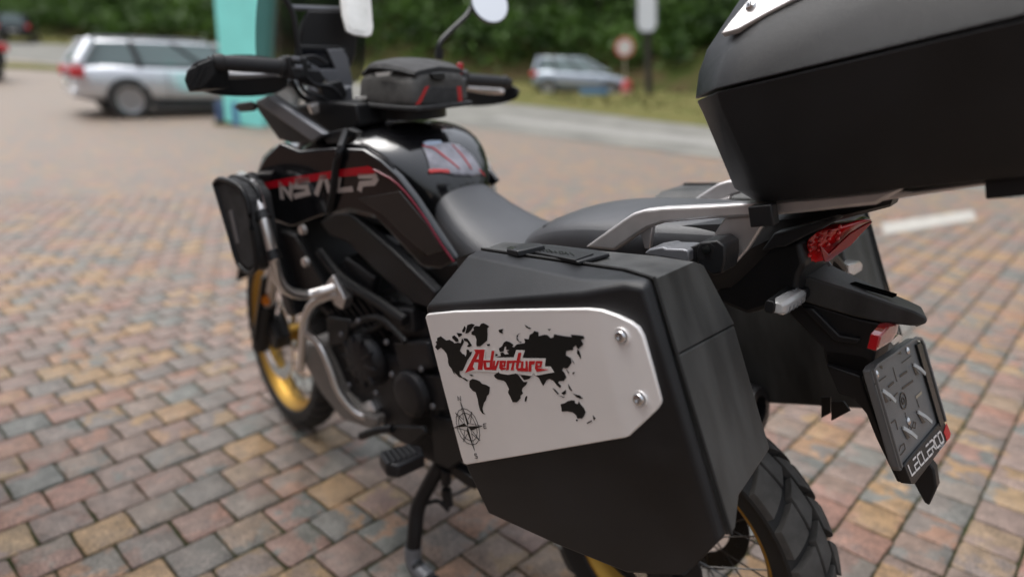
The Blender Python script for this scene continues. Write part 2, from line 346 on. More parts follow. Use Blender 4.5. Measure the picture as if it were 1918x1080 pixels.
for row in range(-70, 60):
    for c in range(-70, 80):
        v_ = C0 - (row + .5) * PITCH_D; u_ = (c + .5 + .33 + (.5 if row % 2 else 0)) * PITCH_L
        p = PT_T * u_ + PT_N * v_
        if not (-9.4 < p.x < 9.4 and -.55 < p.y < FAR_Y + .04): continue
        q = to_px(p); area = 0
        if q and -60 < q[0] < 1978 and -20 < q[1] < 1140:
            area = 1 / q[2] ** 3 * (.1 if any(inside(q, mk) for mk in MASKS) else 1) * (1 if (0 <= q[0] < 1918 and q[1] < 1080) else .2)
        cells.append((area, p))
cells.sort(key=lambda t: -t[0])
bedpos = bed
sv, sf = [], []
for i, (a_, p) in enumerate(cells):
    me, mv, mf = PM[random.randrange(8)]
    rot = TH + R(random.uniform(-1.3, 1.3)) + (math.pi if random.random() < .5 else 0)
    z = random.uniform(-.0022, .0012); px_, py_ = p.x + random.uniform(-.0012, .0012), p.y + random.uniform(-.0012, .0012)
    if i < 300:
        o = bpy.data.objects.new('paver', me); link(o, bed); o.location = (px_, py_, z); o.rotation_euler = (R(random.uniform(-.5, .5)), R(random.uniform(-.5, .5)), rot)
    else:
        k = len(sv); cs, sn = math.cos(rot), math.sin(rot)
        sv += [(px_ + x * cs - y * sn, py_ + x * sn + y * cs, z + zz) for x, y, zz in mv]; sf += [tuple(j + k for j in q) for q in mf]
pv = part('pavers', (sv, sf), PAVE, bed, angle=50, kind='stuff')

# road curving past behind, its verge and bank
def strip(name, near, far, m, dz, n=10, kind='structure', h0=0., h1=0.):
    A, B = spline([(*p[:2], 0) for p in near], n), spline([(*p[:2], 0) for p in far], n)
    k = min(len(A), len(B)); vs_, f = [], []; S = 5
    for i in range(k):
        for s in range(S + 1):
            t = s / S; x = A[i].x + (B[i].x - A[i].x) * t; y = A[i].y + (B[i].y - A[i].y) * t
            vs_.append((x, y, terr(x, y) + dz + h0 + (h1 - h0) * (3 * t * t - 2 * t ** 3)))
    for i in range(k - 1):
        for s in range(S):
            a = i * (S + 1) + s; f.append((a, a + 1, a + S + 2, a + S + 1))
    o = part(name, (vs_, f), m, angle=60); o['kind'] = kind; return o
NEAR = [(-48, 46), (-28, 34), (-16.3, 25.8), (-6, 18.0), (-.7, 13.6), (2.8, 10.4), (8, 5.5), (16, -4)]
FARE = [(-56, 66), (-37, 50), (-25.5, 43.5), (-10.5, 30), (-.1, 21.0), (4.2, 15.2), (10.5, 8.8), (20, -1)]
road = strip('road', NEAR, FARE, ASPH, .008)
strip('road_channel', [(-.7 + .0, 15.6), (2.0, 12.9), (3.9, 11.1), (8.5, 6.9)], [(-.3, 16.4), (2.5, 13.7), (4.4, 11.9), (9, 7.6)], mat('pale_worn_asphalt', (.20, .195, .18), .9, var=.1), .013)
B1 = [(-58, 72), (-38, 55), (-26, 48.0), (-11, 34.5), (3.2, 29.0), (7.5, 23), (16, 16), (28, 6)]
verge = strip('grass_verge', FARE, B1, GRASS, .012, h1=.25)
B2 = [(-62, 85), (-41, 66), (-27, 57.0), (-11.0, 43), (5, 37), (15, 31), (25, 22), (40, 12)]
bank = strip('bank', B1, B2, BANK, .012, h0=.25, h1=3.4)
B3 = [(-90, 150), (-50, 130), (-22, 120), (-8.0, 115), (20, 110), (50, 100), (80, 70), (110, 40)]
hill = strip('wooded_hill', B2, B3, mat('leaf_litter', (.018, .020, .008), .95, col2=(.012, .022, .006), vscale=.8, spec=.02), .012, h0=3.4, h1=16)
patch = strip('grass_patch', [(-17.5, 22.9), (-16.4, 23.2), (-15.4, 22.9), (-14.4, 22.6)], [(-19.0, 26.6), (-17.6, 26.0), (-16.2, 25.0), (-14.6, 23.4)], GRASS, .016)
line = part('parking_line', prism([(*p[:2], .0004) for p in [(3.15,5.63,-0.0), (3.37,6.1,-0.0), (4.69,6.86,0.0), (4.43,6.39,-0.0)]], (0, 0, .0012)), PAINT); line['kind'] = 'structure'

# added unseen building on the left: shades the near paving, darkens luggage reflections
BRICK = mat('red_brown_brickwork', (.34, .20, .15), .85, bump=.6, bscale=40, col2=(.42, .28, .22), vscale=5)
wx = Vector((0, 1, 0)); wn = Vector((1, 0, 0)); wc = Vector((-2.5, -1.5, 0))
def wbox(t0, t1, d0, d1, z0, z1):
    return prism([wc + wx * t0 + wn * d0 + Vector((0, 0, z0)), wc + wx * t1 + wn * d0 + Vector((0, 0, z0)), wc + wx * t1 + wn * d1 + Vector((0, 0, z0)), wc + wx * t0 + wn * d1 + Vector((0, 0, z0))], (0, 0, z1 - z0))
shade_wall = part('unseen_shade_wall', wbox(-7, 3.75, -6, 0, 0, 4.3), BRICK); shade_wall['kind'] = 'structure'
part('window', wbox(-3.5, -1.5, -.02, .02, .9, 2.3), mat('shade_wall_glass', (.02, .025, .03), .05, coat=1.), shade_wall); part('window', wbox(1.5, 3.5, -.02, .02, .9, 2.3), bpy.data.materials['shade_wall_glass'], shade_wall)
part('door', wbox(-.4, .6, -.02, .03, 0, 2.1), mat('door_paint', (.05, .06, .07), .4), shade_wall)
part('roof', wbox(-7.4, 3.75, -6.4, .35, 4.3, 4.5), mat('roof_edge', (.10, .10, .11), .7), shade_wall)
# ------------------------------------------------------------------ luggage: panniers
def ribbon(P, w, n, th=.0004, loop=False):
    P = [V(p) for p in P]; n = V(n).normalized(); N = len(P); L, Q = [], []
    for i in range(N):
        a = P[i - 1] if (i or loop) else None; b = P[(i + 1) % N] if (i < N - 1 or loop) else None
        d1 = (P[i] - a).normalized() if a is not None else None; d2 = (b - P[i]).normalized() if b is not None else None
        d1 = d1 if d1 is not None else d2; d2 = d2 if d2 is not None else d1
        s1, s2 = n.cross(d1), n.cross(d2); s = s1 + s2; s = s.normalized() if s.length > .3 else s1
        k = min(1.6, 1 / max(.4, s.dot(s1))); L.append(P[i] + s * w / 2 * k); Q.append(P[i] - s * w / 2 * k)
    g = []
    for i in range(N if loop else N - 1):
        j = (i + 1) % N; g.append(prism([L[i], L[j], Q[j], Q[i]], n * th))
    return join(*g)
def split(geo, co, no, gap=.0):
    out = []
    for sgn in (1, -1):
        bm = bmesh.new(); vv = [bm.verts.new(p) for p in geo[0]]
        for f in geo[1]:
            try: bm.faces.new([vv[i] for i in f])
            except ValueError: pass
        bmesh.ops.remove_doubles(bm, verts=bm.verts, dist=1e-6)
        n_ = V(no).normalized() * sgn
        r = bmesh.ops.bisect_plane(bm, geom=bm.verts[:] + bm.edges[:] + bm.faces[:], plane_co=V(co) + n_ * gap / 2, plane_no=-n_, clear_outer=True)
        ed = [e for e in r['geom_cut'] if isinstance(e, bmesh.types.BMEdge)]
        bmesh.ops.holes_fill(bm, edges=[e for e in bm.edges if e.is_boundary], sides=0)
        bm.verts.index_update()
        out.append(([tuple(v.co) for v in bm.verts], [tuple(v.index for v in f.verts) for f in bm.faces])); bm.free()
    return out
UP_P = (0, 1, 0)
def pannier_shells(root, detail):
    a = [(.250, .437, .108), (-.087, .437, .113), (-.148, .427, .117), (-.172, .4235, .110), (-.1940, .4215, -.12), (-.118, .437, -.095), (.250, .437, -.185)]
    b = [(.243, .422, -.276), (.10, .412, -.310), (-.03, .406, -.330), (-.135, .408, -.306), (-.200, .418, -.236)]
    Rg = [(0.1836,0.376,0.1761), (-0.0657,0.409,0.1258), (-0.1419,0.418,0.1242)]
    S = [(0.1841,0.345,0.178), (-0.1122,0.37,0.1248), (-0.1761,0.405,0.1177)]
    sb = (-0.2122,0.405,-0.2253); sm = (-0.1929,0.405,-0.0506)
    inn = [(.238, .350, .165), (.236, .385, -.262), (-.03, .385, -.325), (-.19, .40, -.24)]
    vs_ = a + b + Rg + S + [sb, sm] + inn
    A = lambda i: i; B = lambda i: 7 + i; G = lambda i: 12 + i; SS = lambda i: 15 + i; SB, SM = 18, 19; I = lambda i: 20 + i
    f = [(0, 1, 2, 3, 4, 5, 6), (6, 5, B(1), B(0)), (5, 4, B(3), B(2), B(1)), (4, B(4), B(3)), (3, SS(2), SM, 4), (4, SM, SB, B(4)),
         (0, G(0), G(1), 1), (1, G(1), G(2), 2), (2, G(2), SS(2), 3), (G(0), SS(0), SS(1), G(1)), (G(1), SS(1), SS(2), G(2)),
         (0, 6, B(0), I(1), I(0), SS(0), G(0)), (SS(0), I(0), SS(1)), (SB, I(3), B(4)), (B(4), I(3), I(2), B(2), B(3)), (B(2), I(2), I(1), B(0), B(1)), (SS(1), I(0), I(1), I(2), I(3), SB, SM, SS(2))]
    part('outer_shell', (vs_, f), BLK, root, bevel=.009, seg=4, angle=40)
    part('lid_gasket', tube([V(q) + V((-.001, -.0025, .0005)) for q in (S[0], S[1])] + [V(S[2]) + V((-.0015, -.002, .0012)), V(sm) + V((-.0025, -.002, 0)), V(sb) + V((-.0025, -.002, 0))], .0026, 8, 1), RUBD, root)
    # inner shell: cross-sections at the rear and front
    def sec(w, u_top=0., rear=True):
        pass
    zb = -.215 if detail else -.330
    rear = [(-0.1742,0.399,0.1155), (-0.172,0.292,0.1122), (-0.1735,0.2712,0.1016), (-0.184,0.2362,0.0063), (-0.203,0.2345,-0.187)]
    rear += [(-0.205,0.3486,-0.202), (-0.2075,0.3782,-0.2339), (-0.2096,0.399,-0.2316)] if detail else [(-.2170, .255, zb), (-.2180, .37, zb - .02), (-.2120, .4000, -.25)]
    front = [(.192, .338, .1765), (.200, .27, .176), (.215, .25, .165), (.225, .24, .07), (.23, .235, -.17)] + ([(.23, .30, -.20), (.23, .35, -.25), (.232, .41, -.255)] if detail else [(.23, .25, zb), (.23, .36, zb - .02), (.232, .41, -.255)])
    mid = [tuple(V(a_).lerp(V(b_), .20)) for a_, b_ in zip(rear, front)]; mid[0] = (S[1][0], S[1][1] - .006, S[1][2]); mid[1] = (S[1][0], mid[1][1], max(mid[1][2], S[1][2] - .002))
    g = loft([rear, mid, front])
    p1, p2 = (-0.1805,0.3881,0.0148), (-0.184,0.2368,0.0048)
    d = (V(p2) - V(p1)); no = d.cross(V((1, 0, 0)))
    up, lo = split(g, p1, no, .0016)
    part('body_upper', up, GREYP, root, bevel=.0035, seg=3, angle=40)
    part('body_lower', lo, GREYP, root, bevel=.0035, seg=3, angle=40)

pan = thing('pannier', 'left black hard pannier with silver panel and world map sticker, nearest the camera', 'pannier', PANM, (0, .33, -.30))
pannier_shells(pan, True)
pl_l = [(-0.0928,0.443,0.0933),(0.0417,0.443,0.0968),(0.1719,0.443,0.099),(0.2423,0.443,0.0969),(0.2487,0.443,0.0915),(0.2495,0.443,-0.0347),(0.2485,0.443,-0.1563),(0.2468,0.443,-0.1709),(0.2388,0.443,-0.1718),(0.1187,0.443,-0.1426),(-0.0419,0.443,-0.1028),(-0.1003,0.443,-0.0881)]
pl_m = [(-0.109,0.4424,-0.0863),(-0.1009,0.4424,0.0921)]
pl_r = [(-0.1147,0.44,-0.0845),(-0.1381,0.4345,-0.0659),(-0.1606,0.43,-0.0476),(-0.1673,0.429,-0.0396),(-0.1687,0.429,-0.0337),(-0.1662,0.43,0.0081),(-0.163,0.4315,0.0509),(-0.1592,0.4325,0.0625),(-0.1505,0.4345,0.071),(-0.1347,0.4378,0.0809),(-0.1141,0.4412,0.0898)]
nl, nr = len(pl_l), len(pl_r)
ring_ = pl_l + [pl_m[0]] + pl_r + [pl_m[1]]
n_ = len(ring_); back_ = [(p[0], p[1] - .008, p[2]) for p in ring_]
pg = (ring_ + back_, [tuple(range(0, nl + 1)) + (n_ - 1,), tuple(range(nl, n_)), tuple(range(2 * n_ - 1, n_ - 1, -1))] + [(i_, (i_ + 1) % n_, n_ + (i_ + 1) % n_, n_ + i_) for i_ in range(n_)])
panel = part('silver_panel', pg, PLATE, pan, bevel=.0022, seg=3)
for c in ((-0.1345,0.4365,0.0535), (-0.1401,0.434,-0.032)):
    part('washer_ring', lathe([(.0112, 0), (.0122, .0012), (.0112, .0022), (.0095, .0010), (.0095, 0)], 28, c), PLATE, panel)
    bo = part('bolt', lathe([(.0086, 0), (.0086, .0022), (.0078, .0042), (.0062, .0056), (.0036, .0062), (.0034, .0030), (.0001, .0030)], 24, V(c) + V((0, .0005, 0))), STEEL, panel)
NP = (0, 1, 0)
MAPS = [
 [(0.2368,0.4433,0.0489),(0.2318,0.4433,0.0505),(0.2304,0.4433,0.0554),(0.2194,0.4433,0.0585),(0.2132,0.4433,0.0544),(0.2084,0.4433,0.0512),(0.1996,0.4433,0.0524),(0.1916,0.4433,0.0488),(0.1897,0.4433,0.0464),(0.1804,0.4433,0.0476),(0.1738,0.4433,0.0467),(0.1674,0.4433,0.055),(0.1648,0.4433,0.0495),(0.1702,0.4433,0.044),(0.1768,0.4433,0.0385),(0.1804,0.4433,0.0337),(0.1768,0.4433,0.029),(0.1717,0.4433,0.0275),(0.1708,0.4433,0.0235),(0.1661,0.4433,0.0291),(0.1636,0.4433,0.0362),(0.1587,0.4433,0.0354),(0.1576,0.4433,0.032),(0.1518,0.4433,0.0327),(0.1561,0.4433,0.0269),(0.1683,0.4433,0.018),(0.1775,0.4433,0.0083),(0.1857,0.4433,0.0001),(0.194,0.4433,-0.0009),(0.1957,0.4433,-0.0066),(0.1915,0.4433,-0.0114),(0.1851,0.4433,-0.0127),(0.1804,0.4433,-0.0158),(0.1761,0.4433,-0.0164),(0.1823,0.4433,-0.0178),(0.191,0.4433,-0.0129),(0.1997,0.4433,-0.0113),(0.204,0.4433,-0.0069),(0.21,0.4433,-0.0006),(0.2175,0.4433,0.0082),(0.2177,0.4433,0.0139),(0.2156,0.4433,0.0196),(0.2158,0.4433,0.0286),(0.2206,0.4433,0.035),(0.2263,0.4433,0.0391),(0.2367,0.4433,0.0346),(0.2414,0.4433,0.0398),(0.2349,0.4433,0.0456)],
 [(0.2127,0.4433,0.0018),(0.2101,0.4433,-0.0009),(0.2076,0.4433,-0.007),(0.2104,0.4433,-0.0055)],
 [(0.1904,0.4433,0.0583),(0.1847,0.4433,0.0598),(0.1779,0.4433,0.0542),(0.1778,0.4433,0.0495),(0.1846,0.4433,0.0487),(0.1915,0.4433,0.0551)],
 [(0.1779,0.4433,0.0637),(0.1657,0.4433,0.0627),(0.1657,0.4433,0.0596),(0.1748,0.4433,0.0566),(0.1759,0.4433,0.0597)],
 [(0.1629,0.4433,0.0674),(0.1545,0.4433,0.075),(0.1525,0.4433,0.0711),(0.1581,0.4433,0.065),(0.1629,0.4433,0.0643)],
 [(0.1567,0.4433,0.0626),(0.1498,0.4433,0.0726),(0.1473,0.4433,0.0763),(0.1368,0.4433,0.0781),(0.1298,0.4433,0.0764),(0.1369,0.4433,0.0716),(0.1415,0.4433,0.0678),(0.1498,0.4433,0.0633)],
 [(0.164,0.4433,0.0549),(0.1553,0.4433,0.0541),(0.1522,0.4433,0.0502),(0.1497,0.4433,0.0448),(0.1484,0.4433,0.0425),(0.1559,0.4433,0.0401),(0.1609,0.4433,0.0417),(0.1553,0.4433,0.0448),(0.1573,0.4433,0.0487),(0.1643,0.4433,0.051)],
 [(0.1415,0.4433,0.0648),(0.135,0.4433,0.0677),(0.1345,0.4433,0.0723),(0.1283,0.4433,0.0744),(0.12,0.4433,0.0735),(0.1154,0.4433,0.0776),(0.1088,0.4433,0.0785),(0.1025,0.4433,0.0754),(0.0988,0.4433,0.0728),(0.1039,0.4433,0.0702),(0.1068,0.4433,0.0598),(0.1109,0.4433,0.0508),(0.1212,0.4433,0.0456),(0.129,0.4433,0.0417),(0.1378,0.4433,0.0414),(0.1371,0.4433,0.0463),(0.1343,0.4433,0.0525),(0.135,0.4433,0.0586),(0.1429,0.4433,0.0609)],
 [(0.1141,0.4433,0.0448),(0.1064,0.4433,0.0456),(0.1075,0.4433,0.0425),(0.1128,0.4433,0.0422)],
 [(0.0808,0.4433,0.0669),(0.0743,0.4433,0.0683),(0.0693,0.4433,0.0682),(0.0733,0.4433,0.0653),(0.0725,0.4433,0.0617),(0.079,0.4433,0.0632)],
 [(0.1723,0.4433,-0.0059),(0.1668,0.4433,-0.0062),(0.1622,0.4433,-0.0079),(0.1688,0.4433,-0.0086)],
 [(0.1749,0.4433,-0.0163),(0.1671,0.4433,-0.0133),(0.1585,0.4433,-0.0146),(0.1514,0.4433,-0.0165),(0.1474,0.4433,-0.0207),(0.1381,0.4433,-0.0222),(0.1306,0.4433,-0.0255),(0.1341,0.4433,-0.0327),(0.1369,0.4433,-0.0375),(0.1428,0.4433,-0.041),(0.1468,0.4433,-0.0476),(0.1544,0.4433,-0.0536),(0.1609,0.4433,-0.0629),(0.1608,0.4433,-0.0701),(0.1573,0.4433,-0.0731),(0.1641,0.4433,-0.072),(0.1678,0.4433,-0.0666),(0.1678,0.4433,-0.0569),(0.1666,0.4433,-0.0472),(0.1672,0.4433,-0.036),(0.1741,0.4433,-0.0332),(0.179,0.4433,-0.0278),(0.1784,0.4433,-0.0229)],
 [(0.1149,0.4433,-0.0053),(0.1016,0.4433,0.0009),(0.0982,0.4433,-0.0023),(0.0832,0.4433,-0.0034),(0.0663,0.4433,-0.0009),(0.0608,0.4433,-0.0035),(0.058,0.4433,-0.0081),(0.0536,0.4433,-0.0138),(0.0457,0.4433,-0.0132),(0.0497,0.4433,-0.0181),(0.0586,0.4433,-0.0233),(0.062,0.4433,-0.0275),(0.0608,0.4433,-0.0323),(0.0674,0.4433,-0.0359),(0.0681,0.4433,-0.0399),(0.0737,0.4433,-0.0443),(0.079,0.4433,-0.0474),(0.0876,0.4433,-0.0473),(0.0895,0.4433,-0.0396),(0.0926,0.4433,-0.0324),(0.0885,0.4433,-0.0264),(0.0915,0.4433,-0.0167),(0.0953,0.4433,-0.0136),(0.108,0.4433,-0.0117),(0.1129,0.4433,-0.0094)],
 [(0.0571,0.4433,-0.0033),(0.0427,0.4433,-0.0024),(0.0346,0.4433,-0.0036),(0.0405,0.4433,-0.0083),(0.0515,0.4433,-0.0106)],
 [(0.0557,0.4433,-0.036),(0.0531,0.4433,-0.0358),(0.0574,0.4433,-0.0441),(0.0613,0.4433,-0.0452),(0.0588,0.4433,-0.0394)],
 [(0.1004,0.4433,0.0245),(0.0887,0.4433,0.0263),(0.0882,0.4433,0.0311),(0.0825,0.4433,0.032),(0.0792,0.4433,0.0288),(0.0703,0.4433,0.0297),(0.0733,0.4433,0.0337),(0.0673,0.4433,0.0356),(0.0744,0.4433,0.0368),(0.0718,0.4433,0.0416),(0.0763,0.4433,0.0408),(0.0809,0.4433,0.0336),(0.0888,0.4433,0.0327),(0.0891,0.4433,0.0384),(0.0815,0.4433,0.0416),(0.0751,0.4433,0.0479),(0.0691,0.4433,0.0498),(0.0623,0.4433,0.0479),(0.0561,0.4433,0.044),(0.0607,0.4433,0.0409),(0.0563,0.4433,0.0401),(0.0497,0.4433,0.0445),(0.0421,0.4433,0.0456),(0.0337,0.4433,0.0463),(0.0312,0.4433,0.0479),(0.0315,0.4433,0.0532),(0.0227,0.4433,0.0524),(0.0186,0.4433,0.0592),(0.012,0.4433,0.0614),(0.0081,0.4433,0.0647),(0.0008,0.4433,0.0628),(0.0026,0.4433,0.0568),(-0.0096,0.4433,0.0589),(-0.015,0.4433,0.0582),(-0.0194,0.4433,0.0537),(-0.0254,0.4433,0.0551),(-0.0276,0.4433,0.0595),(-0.0355,0.4433,0.058),(-0.046,0.4433,0.0564),(-0.0582,0.4433,0.0552),(-0.0573,0.4433,0.0585),(-0.0694,0.4433,0.0576),(-0.0786,0.4433,0.0564),(-0.0793,0.4433,0.0526),(-0.0728,0.4433,0.0512),(-0.0754,0.4433,0.0445),(-0.0682,0.4433,0.0405),(-0.0648,0.4433,0.0377),(-0.0629,0.4433,0.0405),(-0.062,0.4433,0.0434),(-0.0556,0.4433,0.0398),(-0.0557,0.4433,0.0369),(-0.0427,0.4433,0.0353),(-0.04,0.4433,0.0287),(-0.048,0.4433,0.0252),(-0.0476,0.4433,0.0186),(-0.0395,0.4433,0.0111),(-0.0345,0.4433,0.0095),(-0.0312,0.4433,0.0109),(-0.0268,0.4433,0.007),(-0.0307,0.4433,0.0027),(-0.0318,0.4433,-0.0032),(-0.0257,0.4433,-0.0087),(-0.016,0.4433,-0.0099),(-0.0144,0.4433,-0.0122),(-0.0188,0.4433,-0.0165),(-0.016,0.4433,-0.0197),(-0.0106,0.4433,-0.0154),(-0.0066,0.4433,-0.0095),(0.0003,0.4433,-0.0067),(0.0068,0.4433,-0.0093),(0.0153,0.4433,-0.0178),(0.0174,0.4433,-0.0151),(0.0206,0.4433,-0.0059),(0.0283,0.4433,-0.0016),(0.0251,0.4433,0.0187)],
 [(0.0988,0.4433,0.0294),(0.0946,0.4433,0.0287),(0.0963,0.4433,0.0267),(0.101,0.4433,0.0261)],
 [(0.036,0.4433,0.0617),(0.0418,0.4433,0.0595),(0.0452,0.4433,0.0541),(0.043,0.4433,0.0494),(0.0373,0.4433,0.0479),(0.0411,0.4433,0.0474),(0.0472,0.4433,0.0518),(0.0452,0.4433,0.058),(0.0401,0.4433,0.061)],
 [(0.024,0.4433,0.074),(0.0206,0.4433,0.0721),(0.0164,0.4433,0.0698),(0.0124,0.4433,0.0687),(0.0161,0.4433,0.0675),(0.0222,0.4433,0.0704)],
 [(-0.0175,0.4433,0.0667),(-0.0243,0.4433,0.0672),(-0.0204,0.4433,0.0647)],
 [(-0.063,0.4433,0.0377),(-0.0657,0.4433,0.0348),(-0.0666,0.4433,0.0284),(-0.0651,0.4433,0.024),(-0.0631,0.4433,0.0283),(-0.0607,0.4433,0.0326)],
 [(-0.0496,0.4433,0.0245),(-0.0516,0.4433,0.0187),(-0.0524,0.4433,0.0165),(-0.05,0.4433,0.0194)],
 [(-0.0448,0.4433,0.0039),(-0.0497,0.4433,0.0055),(-0.0471,0.4433,0.0025),(-0.0449,0.4433,0.0012)],
 [(-0.0352,0.4433,0.0087),(-0.0393,0.4433,0.0037),(-0.0372,0.4433,0.0029)],
 [(-0.0328,0.4433,-0.0129),(-0.035,0.4433,-0.018),(-0.0372,0.4433,-0.0231),(-0.0345,0.4433,-0.023),(-0.032,0.4433,-0.0189)],
 [(-0.0015,0.4433,-0.0204),(-0.0064,0.4433,-0.0232),(-0.0114,0.4433,-0.0291),(-0.0084,0.4433,-0.0295),(-0.004,0.4433,-0.0249)],
 [(-0.0107,0.4433,-0.0314),(-0.0206,0.4433,-0.0331),(-0.0185,0.4433,-0.034)],
 [(-0.0157,0.4433,-0.0273),(-0.0211,0.4433,-0.0247),(-0.026,0.4433,-0.0219),(-0.0244,0.4433,-0.0276),(-0.0196,0.4433,-0.0301)],
 [(-0.0371,0.4433,-0.0269),(-0.0422,0.4433,-0.0281),(-0.0491,0.4433,-0.0292),(-0.0533,0.4433,-0.0334),(-0.0479,0.4433,-0.0337),(-0.043,0.4433,-0.0318)],
 [(-0.0098,0.4433,-0.0444),(-0.018,0.4433,-0.0424),(-0.0245,0.4433,-0.0389),(-0.0324,0.4433,-0.0372),(-0.0379,0.4433,-0.0373),(-0.0368,0.4433,-0.0411),(-0.0419,0.4433,-0.0423),(-0.0447,0.4433,-0.0376),(-0.0465,0.4433,-0.042),(-0.0513,0.4433,-0.0476),(-0.0527,0.4433,-0.0535),(-0.048,0.4433,-0.0598),(-0.0434,0.4433,-0.0635),(-0.0351,0.4433,-0.0639),(-0.0345,0.4433,-0.0594),(-0.0292,0.4433,-0.0553),(-0.0202,0.4433,-0.0544),(-0.0085,0.4433,-0.0556),(-0.0096,0.4433,-0.0506)],
 [(-0.0315,0.4433,-0.0657),(-0.0356,0.4433,-0.0654),(-0.0332,0.4433,-0.0689)],
 [(-0.0645,0.4433,-0.0563),(-0.0658,0.4433,-0.0591),(-0.0683,0.4433,-0.0609),(-0.0641,0.4433,-0.0642),(-0.0634,0.4433,-0.0616)],
 [(-0.0498,0.4433,-0.0694),(-0.06,0.4433,-0.0645),(-0.0605,0.4433,-0.066),(-0.0514,0.4433,-0.0703)],
]
ADV = [
 [(0.145,0.4433,0.0363),(0.132,0.4433,0.0364),(0.1343,0.4433,0.0315),(0.146,0.4433,0.0204),(0.1522,0.4433,0.0156),(0.1587,0.4433,0.0074),(0.1552,0.4433,0.0035),(0.1811,0.4433,-0.0034),(0.1434,0.4433,0.0314)],
 [(0.1333,0.4433,0.0364),(0.1206,0.4433,0.0364),(0.1295,0.4433,0.0197),(0.1372,0.4433,0.0031),(0.1484,0.4433,0.0032),(0.142,0.4433,0.0163),(0.135,0.4433,0.0315)],
 [(0.1473,0.4433,0.0204),(0.1383,0.4433,0.0202),(0.1413,0.4433,0.0154),(0.1527,0.4433,0.0154)],
 [(0.1056,0.4433,0.0345),(0.0995,0.4433,0.0345),(0.1088,0.4433,0.017),(0.1148,0.4433,0.0037),(0.1214,0.4433,0.0035),(0.1153,0.4433,0.0168)],
 [(0.1297,0.4433,0.0191),(0.114,0.4433,0.0188),(0.1156,0.4433,0.0159),(0.1303,0.4433,0.0156)],
 [(0.1308,0.4433,0.0165),(0.1243,0.4433,0.0162),(0.1261,0.4433,0.0075),(0.1194,0.4433,0.0077),(0.1208,0.4433,0.0035),(0.1313,0.4433,0.0032),(0.1331,0.4433,0.0055)],
 [(0.1074,0.4433,0.0183),(0.1028,0.4433,0.019),(0.1068,0.4433,0.0107),(0.105,0.4433,0.0107),(0.0986,0.4433,0.0189),(0.0936,0.4433,0.0192),(0.1062,0.4433,0.0035),(0.1149,0.4433,0.0033)],
 [(0.093,0.4433,0.019),(0.0871,0.4433,0.0187),(0.0899,0.4433,0.0084),(0.0829,0.4433,0.0077),(0.0849,0.4433,0.0054),(0.0951,0.4433,0.0036),(0.0982,0.4433,0.0073)],
 [(0.0924,0.4433,0.019),(0.0792,0.4433,0.0193),(0.0808,0.4433,0.0162),(0.088,0.4433,0.016)],
 [(0.0837,0.4433,0.0192),(0.0792,0.4433,0.0193),(0.0845,0.4433,0.0095),(0.0884,0.4433,0.0094)],
 [(0.0898,0.4433,0.0124),(0.0831,0.4433,0.0126),(0.0845,0.4433,0.0096),(0.0914,0.4433,0.0095)],
 [(0.0774,0.4433,0.0193),(0.072,0.4433,0.0196),(0.0779,0.4433,0.0048),(0.0842,0.4433,0.0037)],
 [(0.0732,0.4433,0.0194),(0.0602,0.4433,0.0198),(0.0618,0.4433,0.0166),(0.0752,0.4433,0.015)],
 [(0.0661,0.4433,0.0178),(0.0603,0.4433,0.0196),(0.0673,0.4433,0.0068),(0.0668,0.4433,0.0046),(0.0746,0.4433,0.004),(0.0713,0.4433,0.0089)],
 [(0.0496,0.4433,0.032),(0.0431,0.4433,0.0321),(0.0504,0.4433,0.0198),(0.0571,0.4433,0.0084),(0.0624,0.4433,0.0074),(0.0568,0.4433,0.0197)],
 [(0.0602,0.4433,0.0198),(0.0476,0.4433,0.0199),(0.049,0.4433,0.0171),(0.0612,0.4433,0.0168)],
 [(0.0473,0.4433,0.019),(0.0427,0.4433,0.0191),(0.0472,0.4433,0.0082),(0.0524,0.4433,0.0081)],
 [(0.0622,0.4433,0.0083),(0.0376,0.4433,0.0085),(0.0397,0.4433,0.0035),(0.0596,0.4433,0.0035)],
 [(0.0386,0.4433,0.0196),(0.0341,0.4433,0.0197),(0.0385,0.4433,0.0037),(0.0436,0.4433,0.0036)],
 [(0.0313,0.4433,0.0197),(0.0263,0.4433,0.0198),(0.0318,0.4433,0.0038),(0.038,0.4433,0.0033)],
 [(0.0274,0.4433,0.0198),(0.0191,0.4433,0.02),(0.0222,0.4433,0.0152),(0.0291,0.4433,0.0142)],
 [(0.0181,0.4433,0.0196),(0.0138,0.4433,0.0196),(0.0179,0.4433,0.0094),(0.0133,0.4433,0.0087),(-0.0035,0.4433,0.0075),(0.0214,0.4433,0.0034),(0.0232,0.4433,0.0084)],
 [(0.0175,0.4433,0.02),(0.005,0.4433,0.0202),(0.0065,0.4433,0.0168),(0.0152,0.4433,0.0167)],
 [(0.0094,0.4433,0.0197),(0.0051,0.4433,0.0198),(0.009,0.4433,0.0122),(0.0128,0.4433,0.0121)],
 [(0.0168,0.4433,0.0133),(0.0086,0.4433,0.0134),(0.01,0.4433,0.0105),(0.0177,0.4433,0.0103)],
]
